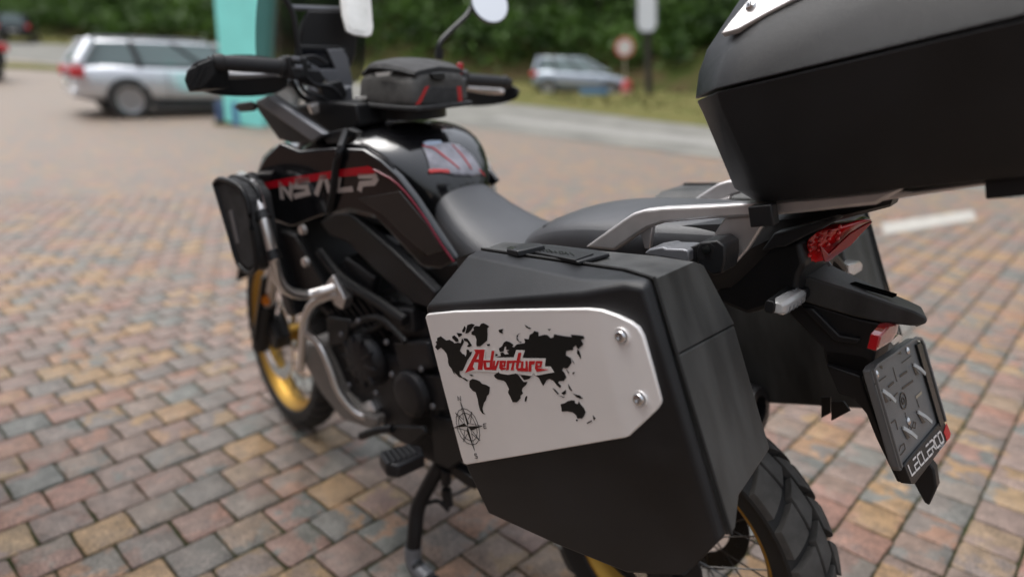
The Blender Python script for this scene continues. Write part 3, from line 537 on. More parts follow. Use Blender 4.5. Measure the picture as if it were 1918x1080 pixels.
ADVB = [(0.1472,0.4433,0.0374),(0.1183,0.4433,0.0375),(0.1249,0.4433,0.0221),(0.1126,0.4433,0.0218),(0.1058,0.4433,0.0358),(0.0966,0.4433,0.0359),(0.1031,0.4433,0.0238),(0.0616,0.4433,0.0244),(0.0527,0.4433,0.0362),(0.0352,0.4433,0.0358),(0.0441,0.4433,0.0238),(-0.002,0.4433,0.0241),(0.0032,0.4433,0.0119),(-0.0079,0.4433,0.0119),(-0.0118,0.4433,0.0036),(0.0255,0.4433,-0.0027),(0.0286,0.4433,0.0015),(0.0333,0.4433,-0.003),(0.0368,0.4433,-0.0035),(0.0656,0.4433,-0.0006),(0.083,0.4433,-0.0034),(0.0994,0.4433,-0.0019),(0.1019,0.4433,0.0009),(0.1046,0.4433,-0.001),(0.116,0.4433,0.0),(0.1375,0.4433,0.0003),(0.1544,0.4433,0.0003),(0.1808,0.4433,-0.0045),(0.1852,0.4433,0.0003),(0.1518,0.4433,0.03)]
def off(P, d): return [tuple(V(p) + V((0, d, 0))) for p in P]
part('map_sticker', join(*[flat(p, NP, .0003) for p in MAPS]), BLKT, panel, smooth=False)
part('lettering_backing', flat(off(ADVB, .0004), NP, .0002), WHT, panel, smooth=False)
part('red_lettering', join(*[flat(off(p, .0006 + .00002 * i), NP, .0002) for i, p in enumerate(ADV)]), REDT, panel, smooth=False)
CMP = [
 (True, 0.001, [(0.2093,0.4433,-0.06659),(0.22262,0.4433,-0.07178),(0.23329,0.4433,-0.08412),(0.23649,0.4433,-0.09366),(0.23794,0.4433,-0.10893),(0.23374,0.4433,-0.12018),(0.22375,0.4433,-0.12901),(0.20995,0.4433,-0.13129),(0.19837,0.4433,-0.12792),(0.18849,0.4433,-0.11999),(0.18358,0.4433,-0.11042),(0.18153,0.4433,-0.09783),(0.1823,0.4433,-0.08892),(0.18509,0.4433,-0.07906),(0.19073,0.4433,-0.07277),(0.19936,0.4433,-0.06802)]),
 (True, 0.001, [(0.2134,0.4433,-0.07565),(0.22376,0.4433,-0.08161),(0.22949,0.4433,-0.08958),(0.23137,0.4433,-0.09784),(0.23021,0.4433,-0.1105),(0.22389,0.4433,-0.12031),(0.21385,0.4433,-0.1241),(0.20393,0.4433,-0.12337),(0.19461,0.4433,-0.11723),(0.18884,0.4433,-0.10756),(0.18718,0.4433,-0.09836),(0.18797,0.4433,-0.09166),(0.19098,0.4433,-0.08235),(0.19687,0.4433,-0.07663),(0.2057,0.4433,-0.07449)]),
 (True, 0.0008, [(0.21159,0.4433,-0.05507),(0.20499,0.4433,-0.09261),(0.17093,0.4433,-0.09405),(0.20299,0.4433,-0.10497),(0.20739,0.4433,-0.14219),(0.21468,0.4433,-0.10609),(0.24702,0.4433,-0.10394),(0.21584,0.4433,-0.09357)]),
 (False, 0.0008, [(0.23244,0.4433,-0.07597),(0.21579,0.4433,-0.08669)]),
 (False, 0.0008, [(0.23244,0.4433,-0.07597),(0.21984,0.4433,-0.09335)]),
 (False, 0.0008, [(0.18882,0.4433,-0.07095),(0.20308,0.4433,-0.08505)]),
 (False, 0.0008, [(0.18882,0.4433,-0.07095),(0.19961,0.4433,-0.091)]),
 (False, 0.0008, [(0.18666,0.4433,-0.1215),(0.20072,0.4433,-0.10532)]),
 (False, 0.0008, [(0.18666,0.4433,-0.1215),(0.20344,0.4433,-0.11072)]),
 (False, 0.0008, [(0.23059,0.4433,-0.12743),(0.21996,0.4433,-0.10718)]),
 (False, 0.0008, [(0.23059,0.4433,-0.12743),(0.21536,0.4433,-0.11249)]),
 (False, 0.0008, [(0.21658,0.4433,-0.05312),(0.21547,0.4433,-0.04569),(0.21012,0.4433,-0.05328),(0.20861,0.4433,-0.04473)]),
 (False, 0.0008, [(0.16079,0.4433,-0.08903),(0.16803,0.4433,-0.09011),(0.16923,0.4433,-0.09802),(0.16276,0.4433,-0.09697)]),
 (False, 0.0008, [(0.16855,0.4433,-0.09383),(0.1637,0.4433,-0.09306)]),
 (False, 0.0008, [(0.20345,0.4433,-0.14691),(0.20909,0.4433,-0.14703),(0.21004,0.4433,-0.15062),(0.2041,0.4433,-0.15103),(0.20504,0.4433,-0.15463),(0.21112,0.4433,-0.15506)]),
 (False, 0.0007, [(0.25392,0.4433,-0.10106),(0.25455,0.4433,-0.10818),(0.25131,0.4433,-0.10317),(0.25137,0.4433,-0.10788),(0.24772,0.4433,-0.09991)]),
]
STAR = [
 [(0.21159,0.4433,-0.05507),(0.20947,0.4433,-0.09838),(0.20499,0.4433,-0.09261)],
 [(0.17093,0.4433,-0.09405),(0.20947,0.4433,-0.09838),(0.20299,0.4433,-0.10497)],
 [(0.20739,0.4433,-0.14219),(0.20947,0.4433,-0.09838),(0.21468,0.4433,-0.10609)],
 [(0.24702,0.4433,-0.10394),(0.20947,0.4433,-0.09838),(0.21584,0.4433,-0.09357)],
]
part('compass_sticker', join(*[ribbon(P, w, NP, .0003 + .00002 * i, lp) for i, (lp, w, P) in enumerate(CMP)], *[flat(p, NP, .00028) for p in STAR]), BLKT, panel, smooth=False)
# carrying handle and latch on the top
part('handle_surround', prism([(0.1248,0.3247,0.1673),(0.1118,0.2792,0.1654),(0.0755,0.2818,0.1603),(-0.0238,0.3032,0.1464),(-0.0553,0.3185,0.1419),(-0.0369,0.3714,0.1445)], (0, 0, -.006)), BLK, pan, bevel=.002)
hd = part('carry_handle', prism([(0.0946,0.3321,0.165),(0.0848,0.2999,0.1637),(0.0529,0.3026,0.1592),(-0.036,0.3305,0.1467),(-0.0316,0.3711,0.1473)], (0, 0, -.005)), BLK2, pan, bevel=.0012)
part('latch', prism([(0.1136,0.3559,0.1743),(0.1176,0.3336,0.1748),(0.1125,0.3093,0.1741),(0.0821,0.3089,0.1698),(0.0629,0.3214,0.1671),(0.0823,0.3654,0.1699)], (0, 0, -.010)), BLK, pan, bevel=.002)
part('latch_key_plate', prism([(0.113,0.3548,0.1757),(0.114,0.3436,0.1758),(0.097,0.3485,0.1734),(0.0932,0.3627,0.1729)], (0, 0, -.002)), STEEL, pan)
HON = [[(0.0719,0.3289,0.1626),(0.0583,0.3392,0.1606)], [(0.0672,0.3256,0.1619),(0.0536,0.3359,0.16)], [(0.0654,0.3338,0.1616),(0.0607,0.3304,0.161)], [(0.0569,0.3281,0.1604),(0.0437,0.3391,0.1586),(0.0407,0.3353,0.1582),(0.0529,0.3249,0.1599),(0.0569,0.3281,0.1604)], [(0.0322,0.3428,0.157),(0.0447,0.3319,0.1587),(0.0239,0.3413,0.1558),(0.0361,0.332,0.1575)], [(0.0265,0.3336,0.1562),(0.0133,0.3458,0.1543),(0.0094,0.3443,0.1538),(0.0191,0.334,0.1551),(0.0265,0.3336,0.1562)], [(0.0041,0.3473,0.153),(0.0129,0.3345,0.1543),(-0.004,0.3489,0.1519)], [(0.0041,0.3353,0.153),(-0.017,0.3526,0.1501)]]
part('handle_lettering', join(*[ribbon(p, .0016, (0, 0, 1), .0005) for p in HON]), BLKT, hd, smooth=False)

rpan = thing('pannier', 'right black hard pannier on the far side behind the tail light', 'pannier', PANM, (0, -.33, -.30))
MIRROR[0] = True
pannier_shells(rpan, False)
part('silver_panel', pg, PLATE, rpan, bevel=.0022, seg=2)
MIRROR[0] = False
# ------------------------------------------------------------------ top case
def hull(points):
    bm = bmesh.new(); vv = [bm.verts.new(p) for p in points]
    bmesh.ops.convex_hull(bm, input=vv); 
    for v in [v for v in bm.verts if not v.link_faces]: bm.verts.remove(v)
    bmesh.ops.dissolve_limit(bm, angle_limit=R(4), verts=bm.verts[:], edges=bm.edges[:])
    bm.verts.index_update(); out = ([tuple(v.co) for v in bm.verts], [tuple(v.index for v in f.verts) for f in bm.faces]); bm.free(); return out
def sym(pts):  # mirror a left-hand outline (front to rear) into a closed ring, its side corner softened
    P = [V(p) for p in pts]; f_, e_, n_ = P[1], P[2], P[3]
    P[1:3] = [P[0].lerp(f_, .9), f_.lerp(e_, .12), f_.lerp(e_, .72), e_ + V((0, -.0022, 0)), e_.lerp(n_, .09)]; pts = P
    return [tuple(p) for p in pts] + [(p[0], -p[1], p[2]) for p in reversed(pts)]
topc = thing('top_case', 'large matt black top case on the silver rear rack', 'top case', TOPM, (-.09, 0, .01))
tub = loft([sym([(.055, .10, .013), (.043, .165, .013), (.015, .188, .013), (-.27, .205, .013), (-.295, .19, .013)]),
            sym([(.076, .12, .036), (.070, .172, .036), (.020, .202, .033), (-.285, .215, .033), (-.31, .20, .033)]),
            sym([(.098, .13, .150), (.095, .186, .150), (.042, .233, .153), (-.325, .236, .153), (-.36, .20, .153)]),
            sym([(.102, .13, .1715), (.100, .190, .1690), (.042, .240, .1735), (-.33, .243, .1735), (-.365, .205, .1735)])])
part('tub', tub, BLK, topc, bevel=.0025, seg=3, angle=40)
lid = loft([sym([(.103, .13, .1745), (.1015, .191, .1720), (.042, .2415, .1765), (-.331, .2445, .1765), (-.366, .206, .1765)]),
            sym([(.096, .13, .205), (.092, .188, .207), (.029, .223, .2215), (-.320, .205, .2700), (-.352, .180, .2700)]),
            sym([(.083, .125, .232), (.078, .182, .236), (.007, .216, .2310), (-.28, .182, .3110), (-.32, .160, .311)]),
            sym([(.035, .115, .285), (.032, .160, .289), (-.005, .176, .2900), (-.26, .150, .345), (-.29, .13, .345)]),
            sym([(.00, .08, .305), (-.02, .11, .314), (-.05, .12, .322), (-.23, .11, .356), (-.26, .09, .356)])])
part('lid', lid, BLK, topc, bevel=.0025, seg=3, angle=40)
trim = [(0.0398,0.2034,0.2456),(0.0274,0.1952,0.2588),(0.0142,0.1874,0.2715),(-0.0065,0.1752,0.2913),(-0.0836,0.1982,0.2665),(-0.0243,0.2023,0.2541),(0.0155,0.206,0.2445)]
KN = V((.15, .87, .48)).normalized()
nrm = (V(trim[3]) - V(trim[0])).cross(V(trim[5]) - V(trim[0])).normalized(); nrm = nrm if nrm.y > 0 else -nrm
tp = part('silver_trim', prism([V(p) + nrm * .004 for p in trim], nrm * -.010), PLATE, topc, bevel=.0015)
cb = V([(0.0002,0.1899,0.2694)][0]) + nrm * .004
part('trim_bolt', lathe([(.0075, 0), (.0075, .002), (.006, .0042), (.0035, .005), (.003, .002), (.0001, .002)], 20, cb, nrm), STEEL, tp)
part('mounting_foot', box((.024, .185, -.004), (.034, .022, .030)), BLK2, topc, bevel=.002)
part('mounting_foot', box((-.262, .185, .002), (.050, .022, .022)), BLK2, topc, bevel=.002)

# ------------------------------------------------------------------ motorcycle
bike = thing('motorcycle', 'black adventure motorcycle with red stripes, gold spoked wheels and silver crash bars', 'motorcycle', BIKE, (.75, 0, 0))
BK = bike
def side(o, v=.0): return o
# rack
rail = [(0.1459,0.165,0.9942),(0.1058,0.165,1.0272),(0.0659,0.165,1.0596),(0.0488,0.165,1.0724),(0.0288,0.165,1.081),(-0.0052,0.165,1.0898),(-0.0866,0.165,1.1057),(-0.1598,0.165,1.1215),(-0.2596,0.165,1.1458),(-0.3101,0.165,1.1592),(-0.3454,0.165,1.1687),(-0.3131,0.165,1.1408),(-0.2354,0.165,1.1193),(-0.1776,0.165,1.1039),(-0.1466,0.165,1.0972),(-0.0886,0.165,1.0852),(-0.01,0.165,1.0651),(0.0198,0.165,1.051),(0.0413,0.165,1.0343),(0.0822,0.165,0.9999)]
for s in (1, -1):
    g = prism(rail, (0, -.024, 0)); g = ([(x, y * s, z) for x, y, z in g[0]], g[1])
    part('rack_rail', g, ALU, BK, bevel=.005, seg=3)
    strut = [(-0.1047,0.15,1.0865),(-0.1685,0.15,1.1018),(-0.1643,0.15,1.0834),(-0.146,0.15,1.0437),(-0.1225,0.15,1.0088),(-0.109,0.15,1.0031),(-0.085,0.15,1.0086),(-0.085,0.15,1.0455),(-0.0944,0.15,1.0679)]
    g = prism(strut, (0, -.012, 0)); g = ([(x, y * s, z) for x, y, z in g[0]], g[1])
    part('rack_strut', g, ALU, BK, bevel=.003, seg=2)
    lug = [(0.0427,0.15,1.04),(0.0188,0.15,1.0516),(0.0222,0.15,1.0121),(0.0314,0.15,1.0103)]
    g = prism(lug, (0, -.012, 0)); g = ([(x, y * s, z) for x, y, z in g[0]], g[1])
    part('rack_lug', g, ALU, BK, bevel=.002)
rp = [(-0.1389,0.15,1.106),(-0.2562,0.15,1.1354),(-0.3433,0.15,1.1605),(-0.4569,0.15,1.1946),(-0.4581,0.15,1.1887),(-0.356,0.15,1.1568),(-0.2579,0.15,1.1237),(-0.1718,0.15,1.1008)]
part('rack_plate', prism(rp, (0, -.30, 0)), ALU, BK, bevel=.003)
# tail cowl
def tail_ring(x, hw, zb, zt): return [(x, hw * .75, zb), (x, hw, zb + (zt - zb) * .45), (x, hw * .86, zt - .008), (x, hw * .45, zt), (x, -hw * .45, zt), (x, -hw * .86, zt - .008), (x, -hw, zb + (zt - zb) * .45), (x, -hw * .75, zb)]
part('tail_cowl', loft([tail_ring(*q) for q in ((.30, .11, .88, 1.00), (.18, .125, .90, 1.03), (0, .125, .92, 1.055), (-.10, .118, .955, 1.075), (-.165, .098, 1.03, 1.088), (-.20, .085, 1.068, 1.096), (-.26, .055, 1.094, 1.110), (-.298, .025, 1.109, 1.119))]), BLK2, BK, bevel=.006, angle=45)
# light strip of cowl below the rack
fl = [(-0.1555,0.122,1.0372),(-0.1723,0.122,1.0691),(-0.2097,0.122,1.0847),(-0.2515,0.122,1.1052),(-0.259,0.122,1.1033),(-0.2121,0.122,1.0673),(-0.1907,0.122,1.0509)]
part('cowl_panel', prism(fl, (0, -.03, 0)), BLK, BK, bevel=.006, seg=3)
under = [(-0.0642,0.085,0.9241),(-0.0963,0.085,0.9843),(-0.1533,0.085,1.0324),(-0.1978,0.085,1.0539),(-0.2117,0.085,1.0175),(-0.206,0.085,0.9998),(-0.2048,0.085,0.9597),(-0.1737,0.085,0.938),(-0.1321,0.085,0.9128)]
part('undertail', prism(under, (0, -.17, 0)), BLK2, BK, bevel=.008, seg=3)
# tail light
tl = [(-0.202,0.062,1.0503), (-0.2023,0.062,1.0184), (-0.2131,0.058,1.0643), (-0.2361,0.045,1.0706), (-0.2152,0.05,1.0128), (-0.2237,0.03,1.0131), (-0.2392,0.0,1.0285), (-0.2575,0.015,1.0815), (-0.2727,0.0,1.0827)]
tlm = tl + [(p[0], -p[1], p[2]) for p in tl]
tlo = part('tail_light', hull(tlm), REDL, BK, bevel=.003)
lip = [(-0.2185,0.06,1.0479),(-0.2294,0.06,1.0218),(-0.2339,0.06,1.0236),(-0.2512,0.02,1.0424),(-0.2716,0.0,1.08),(-0.2645,0.01,1.0758),(-0.251,0.03,1.0634),(-0.2309,0.05,1.0317)]
part('lens_lip', prism(lip, (-.004, .006, 0)), REDD, tlo, bevel=.001)
for i in range(4):
    for j in range(3):
        c = V((-0.2092,0.064,1.0272)).lerp(V((-0.2533,0.064,1.0678)), i / 3.6) + V((0, .001, .009 * j))
        part('led', lathe([(.0034, -.004), (.0034, .0), (.002, .002), (.0001, .0025)], 10, c, (-.3, 1, 0)), REDL, tlo)
# indicators
def indicator(L, Rr, x, mats):
    pass
iL, iR = V((-0.205,0.1614,0.968)), V((-0.205,0.071,0.9628))
d = (iR - iL); dn = d.normalized(); upv = V((0, 0, 1)); fw = dn.cross(upv).normalized()
def iring(c, h, w): return [c + upv * h * a + fw * w * b for a, b in ((-1, -.6), (-.55, -1), (.55, -1), (1, -.6), (1, .6), (.55, 1), (-.55, 1), (-1, .6))]
ind = part('indicator', loft([iring(iL, .008, .008), iring(iL + d * .12, .0125, .012), iring(iL + d * .9, .0125, .013), iring(iR, .010, .010)]), CLEAR, BK, bevel=.0015)
for k_ in range(4):
    c_ = iL + d * (.22 + .17 * k_) - fw * .0 + upv * -.0035
    part('indicator_reflector', loft([iring(c_ - dn * .0016, .0085, .0128), iring(c_ + dn * .0016, .0085, .0128)]), GREYM, ind)
part('indicator_stem', loft([iring(iR - d * .02, .011, .011), iring(iR + d * .3, .009, .009), iring(iR + d * 1.0, .010, .010), iring(iR + d * 1.8, .012, .012)]), BLK2, ind, bevel=.002)
part('indicator_back', loft([iring(iL + fw * -.010 - d * .03, .010, .008), iring(iR + fw * -.010, .014, .012)]), BLK2, ind, bevel=.002)
rl = [(-0.205,-0.1733,0.9502),(-0.205,-0.2483,0.9387),(-0.205,-0.2708,0.9276),(-0.205,-0.2721,0.913),(-0.205,-0.225,0.9156),(-0.205,-0.1864,0.9302)]
ind2 = part('indicator', prism(rl, (.02, 0, 0)), CLEAR, BK, bevel=.002)
part('indicator_stem', tube([V(rl[0]) + V((.01, .0, -.008)), V((-.195, -.09, .985)), V((-.19, -.03, .985))], .009, 8), BLK2, ind2)
# mudguard beak and plate bracket
bkL = [(-0.1837,0.05,0.9808),(-0.1936,0.05,0.9894),(-0.2337,0.05,0.9852),(-0.2776,0.05,0.9808),(-0.3232,0.05,0.975),(-0.3608,0.05,0.9705),(-0.3788,0.05,0.9654)]
bkR = [(-0.1887,-0.045,0.9832),(-0.2011,-0.045,0.9887),(-0.2281,-0.045,0.9804),(-0.2604,-0.045,0.9709),(-0.3009,-0.045,0.9592),(-0.3354,-0.045,0.9514),(-0.3552,-0.045,0.9457)]
bkl = [(-0.1846,0.05,0.9479),(-0.1961,0.05,0.9452),(-0.24,0.05,0.9419),(-0.284,0.05,0.9394),(-0.3252,0.05,0.9412),(-0.3621,0.05,0.9473),(-0.3804,0.05,0.9567)]
part('rear_mudguard', loft([[L, Q, V(Q) + V((0, 0, -.035)), l_] for L, Q, l_ in zip(bkL, bkR, bkl)]), GREYP, BK, bevel=.004, seg=3)
slot = [(-0.2602,0.012,0.9782),(-0.2674,0.012,0.9826),(-0.3277,0.012,0.977),(-0.3225,0.012,0.973)]
part('mudguard_slot', prism([V(p) + V((0, 0, .001)) for p in slot], (0, 0, -.004)), BLKT, BK)
clipp = [(-0.2238,0.03,1.0123),(-0.2267,0.03,1.0147),(-0.2335,0.03,1.0073),(-0.2299,0.03,1.0038)]
part('bracket_clip', prism(clipp, (0, -.004, 0)), GREYM, BK)
br = [(-0.1489,0.045,0.9336),(-0.1918,0.045,0.9445),(-0.2425,0.045,0.9411),(-0.2828,0.045,0.9375),(-0.3236,0.045,0.9382),(-0.3269,0.045,0.9092),(-0.3211,0.045,0.8894),(-0.3203,0.045,0.8571),(-0.3063,0.045,0.8477),(-0.253,0.045,0.8468),(-0.245,0.045,0.873),(-0.2205,0.045,0.8912),(-0.187,0.045,0.915)]
part('plate_bracket', prism(br, (0, -.09, 0)), BLK2, BK, bevel=.004)
rib = [(-0.2041,0.052,0.9359),(-0.2222,0.052,0.9388),(-0.2679,0.052,0.9048),(-0.2988,0.052,0.9076),(-0.2952,0.052,0.8966),(-0.2618,0.052,0.8919)]
part('bracket_rib', prism(rib, (0, -.02, 0)), BLK2, BK, bevel=.003)
br2 = [(-0.2467,0.045,0.8726),(-0.2955,0.045,0.8813),(-0.3165,0.045,0.8807),(-0.321,0.045,0.862),(-0.3086,0.045,0.8428),(-0.2519,0.045,0.8484)]
part('bracket_block', prism(br2, [(0, -.09, 0)] * 6), BLK, BK, bevel=.004)
lowb = [(-0.2557,0.055,0.8515),(-0.309,0.055,0.8488),(-0.3207,0.055,0.824),(-0.3519,0.055,0.7648),(-0.3958,0.055,0.6936),(-0.3874,0.055,0.6896),(-0.3462,0.055,0.7527),(-0.3265,0.055,0.7881),(-0.3063,0.055,0.8063),(-0.282,0.055,0.8069)]
part('bracket_back', prism(lowb, (0, -.11, 0)), BLK2, BK, bevel=.003)
# red reflector
rf = [(-0.342,0.1456,0.9354),(-0.342,0.1407,0.9564),(-0.342,0.0977,0.9582),(-0.342,0.0316,0.939),(-0.342,0.0305,0.9246),(-0.342,0.055,0.9181)]
rfo = part('rear_reflector', prism(rf, (.012, 0, 0)), REDD, BK, bevel=.001)
rf2 = [(-0.3435,0.1439,0.9401),(-0.3435,0.1373,0.954),(-0.3435,0.0966,0.9558),(-0.3435,0.0524,0.9437),(-0.3435,0.0537,0.9329),(-0.3435,0.0754,0.9275)]
part('reflector_lens', prism(rf2, (.003, 0, 0)), mat('faded_red_reflector', (.30, .035, .03), .25, coat=.8, bump=.6, bscale=600), rfo)
part('bulb_cover', prism([(-0.341,0.06,0.9187),(-0.341,0.0172,0.9153),(-0.341,-0.0155,0.9032),(-0.341,-0.0207,0.8958),(-0.341,0.033,0.9039)], (.01, 0, 0)), CLEAR, BK)
# number plate holder, in its own plane (x right, y down, z away)
def LW(pts, lift=0.): return [tuple(PLL @ V((p[0], p[1], p[2] - lift))) for p in pts]
NL = -(PLL.to_3x3() @ V((0, 0, 1)))
DGREY = mat('dark_grey_plate_plastic', (.125, .127, .13), .36, bump=.2, bscale=900, var=.15)
LGREY = mat('light_grey_plastic', (.42, .42, .41), .4)
hp = LW([(-0.0038,0.0028,0.0),(0.0108,-0.0015,0.0),(0.1869,-0.0014,0.0),(0.2047,0.0047,-0.0),(0.2124,0.0149,0.0),(0.2446,0.1595,0.0),(0.0359,0.1715,0.0),(0.0273,0.1616,0.0)])
hold = part('plate_holder', prism(hp, NL * -.012), DGREY, BK, bevel=.002)
rim = LW([(0.0273,0.1616,0.0),(-0.0038,0.0028,0.0),(0.0108,-0.0015,0.0),(0.1869,-0.0014,0.0),(0.2047,0.0047,-0.0),(0.2124,0.0149,0.0),(0.2446,0.1595,0.0)], .003)
part('holder_rim', ribbon(rim, .005, NL, .004), DGREY, hold, bevel=.0008)
rw = LW([(0.1834,0.0096,0.0),(0.2048,0.0093,0.0),(0.2412,0.1603,0.0),(0.2179,0.1603,-0.0)], .001)
part('holder_side_lip', prism(rw, NL * .004), BLKT, hold)
def LP(pts, lift=.0006): return LW(pts, lift)
screws = [LW([(0.0135,0.0124,-0.0)])[0], LW([(0.1495,0.0102,0.0)])[0], LW([(0.0973,0.1118,0.0)])[0]]
for c in screws: part('screw', lathe([(.0064, 0), (.0064, .0018), (.0042, .0036), (.0001, .0044)], 14, c, NL), STEEL, hold)
SL = [[(0.0787,0.0196,0.0),(0.084,0.044,0.0)], [(0.0481,0.042,0.0),(0.0716,0.0412,0.0)], [(0.0997,0.0399,0.0),(0.1312,0.0401,0.0)], [(0.0991,0.0596,-0.0),(0.1482,0.0605,0.0)], [(0.1487,0.0919,0.0),(0.1524,0.107,0.0)], [(0.0195,0.0936,0.0),(0.0494,0.0946,0.0),(0.0514,0.1111,0.0)], [(0.0921,0.0959,0.0),(0.0918,0.1055,0.0)], [(0.0016,0.025,0.0),(0.0466,0.0248,0.0)], [(0.1171,0.0226,0.0),(0.1608,0.0219,0.0)], [(0.0445,0.0624,0.0),(0.0784,0.0603,0.0)], [(0.0295,0.0028,0.0),(0.0399,0.0099,0.0)], [(0.1087,0.0034,0.0),(0.121,0.0072,0.0)], [(0.0192,0.0011,0.0),(0.0479,0.0,0.0)], [(0.0984,-0.0003,0.0),(0.1273,-0.0022,0.0)]]
WD = [.0016, .0035, .0035, .0035, .0016, .002, .0016, .0016, .0016, .0022, .0045, .0045, .0012, .0012]
for p, w in zip(SL, WD): part('slot', ribbon(LP(p), w, NL, .0003), BLKT, hold, smooth=False)
part('slot', ribbon(LP([(0.1461,0.0883,0.0),(0.1748,0.0879,0.0)]), .0045, NL, .0003), mat('pale_slot', (.34, .29, .22), .7), hold, smooth=False)
cr = PLL.inverted() @ V(LW([(0.0926,0.0775,0.0)])[0])
for r_, w_ in ((.0125, .0022), (.005, .002)):
    part('boss_ring', ribbon([tuple(PLL @ V((cr.x + r_ * math.cos(a), cr.y + r_ * math.sin(a), -.0006))) for a in [2 * math.pi * k / 24 for k in range(24)]], w_, NL, .0008, True), BLKT, hold)
CL = [[(0.018,0.0362,0.0),(0.0387,0.0624,0.0)], [(0.1561,0.0329,0.0),(0.1787,0.0577,0.0)], [(0.135,0.1058,0.0),(0.1669,0.1361,0.0)], [(0.0649,0.1095,0.0),(0.0928,0.1374,0.0)]]
for p in CL:
    q = LW(p); q[0] = tuple(V(q[0]).lerp(V(q[1]), .15)); part('clip', ribbon([V(q[0]) + NL * .001, V(q[0]).lerp(V(q[1]), .5) + NL * .007, V(q[1]) + NL * .009], .0062, NL, .0022), LGREY, hold, bevel=.0004)
    part('clip_pocket', flat(LW([p[0], p[1], (p[1][0] - .014, p[1][1] - .002, 0)], .0007), NL, .0003), BLKT, hold, smooth=False)
for q in ([(0.0328,0.1459,0.0),(0.0498,0.1365,0.0),(0.0647,0.1373,0.0),(0.0658,0.1466,0.0),(0.0464,0.1486,0.0)], [(0.0807,0.1248,0.0),(0.0993,0.1197,0.0),(0.1054,0.1262,0.0),(0.0941,0.1293,0.0)], [(0.1086,0.1261,0.0),(0.1184,0.1202,0.0),(0.1263,0.1239,0.0),(0.1191,0.1307,0.0)]):
    part('cutout', ribbon(LP(q), .0018, NL, .0003, True), BLKT, hold, smooth=False)
ban = LW([(0.041,0.1653,0.0),(0.0473,0.1626,-0.0),(0.2296,0.1529,0.0),(0.2414,0.1572,0.0),(0.258,0.1864,0.0),(0.2497,0.1924,0.0),(0.0673,0.2034,0.0),(0.0538,0.1982,0.0)], .004)
bano = part('name_strip', prism(ban, NL * -.016), BLK, hold, bevel=.0015)
b0 = V(LW([(0.0611,0.1872,0.0)], .0043)[0]); bx_ = V(LW([(0.2248,0.1863,0.0)], .0043)[0]) - b0; by_ = V(LW([(0.0532,0.1676,0.0)], .0043)[0]) - b0
TECH = {'L': [[(0, 1), (0, 0), (.8, 0)]], 'E': [[(.8, 1), (.1, 1)], [(.8, .5), (0, .5), (0, 0), (.8, 0)]], 'C': [[(.8, 1), (.1, 1), (0, .85), (0, .15), (.1, 0), (.8, 0)]], 'R': [[(0, 1), (.65, 1), (.8, .85), (.8, .6), (.65, .45), (0, .45), (0, 0)], [(.45, .45), (.8, 0)]],
        'O': [[(.1, 0), (0, .15), (0, .85), (.1, 1), (.7, 1), (.8, .85), (.8, .15), (.7, 0), (.1, 0)]], 'N': [[(0, 0), (0, 1), (.8, 0), (.8, 1)]], 'S': [[(.8, 1), (.12, 1), (0, .88), (0, .62), (.12, .5), (.68, .5), (.8, .38), (.8, .12), (.68, 0), (0, 0)]], 'A': [[(0, 0), (.32, 1), (.5, 1), (.8, 0)]], 'P': [[(0, 0), (0, .45), (.62, .45), (.8, .6), (.8, .85), (.62, 1), (0, 1)]]}
def word(txt, o, ex, ey, w, n, th=.0005, gap=.0):
    k = len(txt); g = []
    for i, ch in enumerate(txt):
        for pth in TECH[ch]:
            pp = [o + ex * ((i + x) / k) + ey * y for x, y in pth]
            lp = (pp[0] - pp[-1]).length < 1e-6
            g.append(ribbon(pp[:-1] if lp else pp, w, n, th + .00002 * len(g), lp))
    return join(*g)
part('strip_lettering', word('LECLERCO', b0, bx_, by_, .0030, NL), WHT, bano, smooth=False)
part('small_lettering', word('OSE', V(LW([(0.1944,0.1936,0.0)], .0043)[0]), V(LW([(0.2211,0.1924,0.0)], .0043)[0]) - V(LW([(0.1944,0.1936,0.0)], .0043)[0]), by_ * .32, .0014, NL), mat('grey_print', (.35, .35, .35), .5), bano, smooth=False)
part('red_emblem', flat(LW([(0.2264,0.1734,0.0),(0.2482,0.1638,0.0),(0.2573,0.1862,0.0),(0.2493,0.1905,0.0),(0.2322,0.1906,0.0),(0.2312,0.1819,0.0)], .0045), NL, .0006), REDT, bano, smooth=False)
tab = [(-0.3876,-0.058,0.6389),(-0.3979,-0.058,0.6631),(-0.4079,-0.058,0.6783),(-0.4194,-0.058,0.6668),(-0.429,-0.058,0.6354),(-0.4241,-0.058,0.5972),(-0.4164,-0.058,0.5998)]
part('plate_stay', prism(tab, (0, -.024, 0)), BLK2, BK, bevel=.003)
# pannier mount block beside the rack strut
blk = [(-0.0902,0.205,1.0443),(-0.094,0.205,1.0583),(-0.1209,0.205,1.0666),(-0.1343,0.205,1.0606),(-0.1368,0.205,1.0394),(-0.135,0.205,1.019),(-0.1208,0.205,1.0118),(-0.1011,0.205,1.0198),(-0.0928,0.205,1.0264)]
mb = part('pannier_mount', prism(blk, (0, -.05, 0)), BLK, BK, bevel=.003)
part('mount_recess', prism([(-0.0934,0.2053,1.034),(-0.0921,0.2053,1.0476),(-0.0981,0.2053,1.0573),(-0.1114,0.2053,1.0609),(-0.1196,0.2053,1.0557),(-0.1133,0.2053,1.036),(-0.0973,0.2053,1.0306)], (0, -.002, 0)), BLK2, mb, bevel=.0006)
part('mount_bolt', lathe([(.0065, 0), (.0065, .003), (.003, .004), (.0001, .004)], 16, (-0.1073,0.2053,1.0499), (0, 1, 0)), BLKT, mb)
part('mount_arm', prism([(-0.072,0.2,1.0433),(-0.0887,0.2,1.0521),(-0.0913,0.2,1.0248),(-0.0786,0.2,1.024)], (0, -.03, 0)), BLK2, mb, bevel=.002)
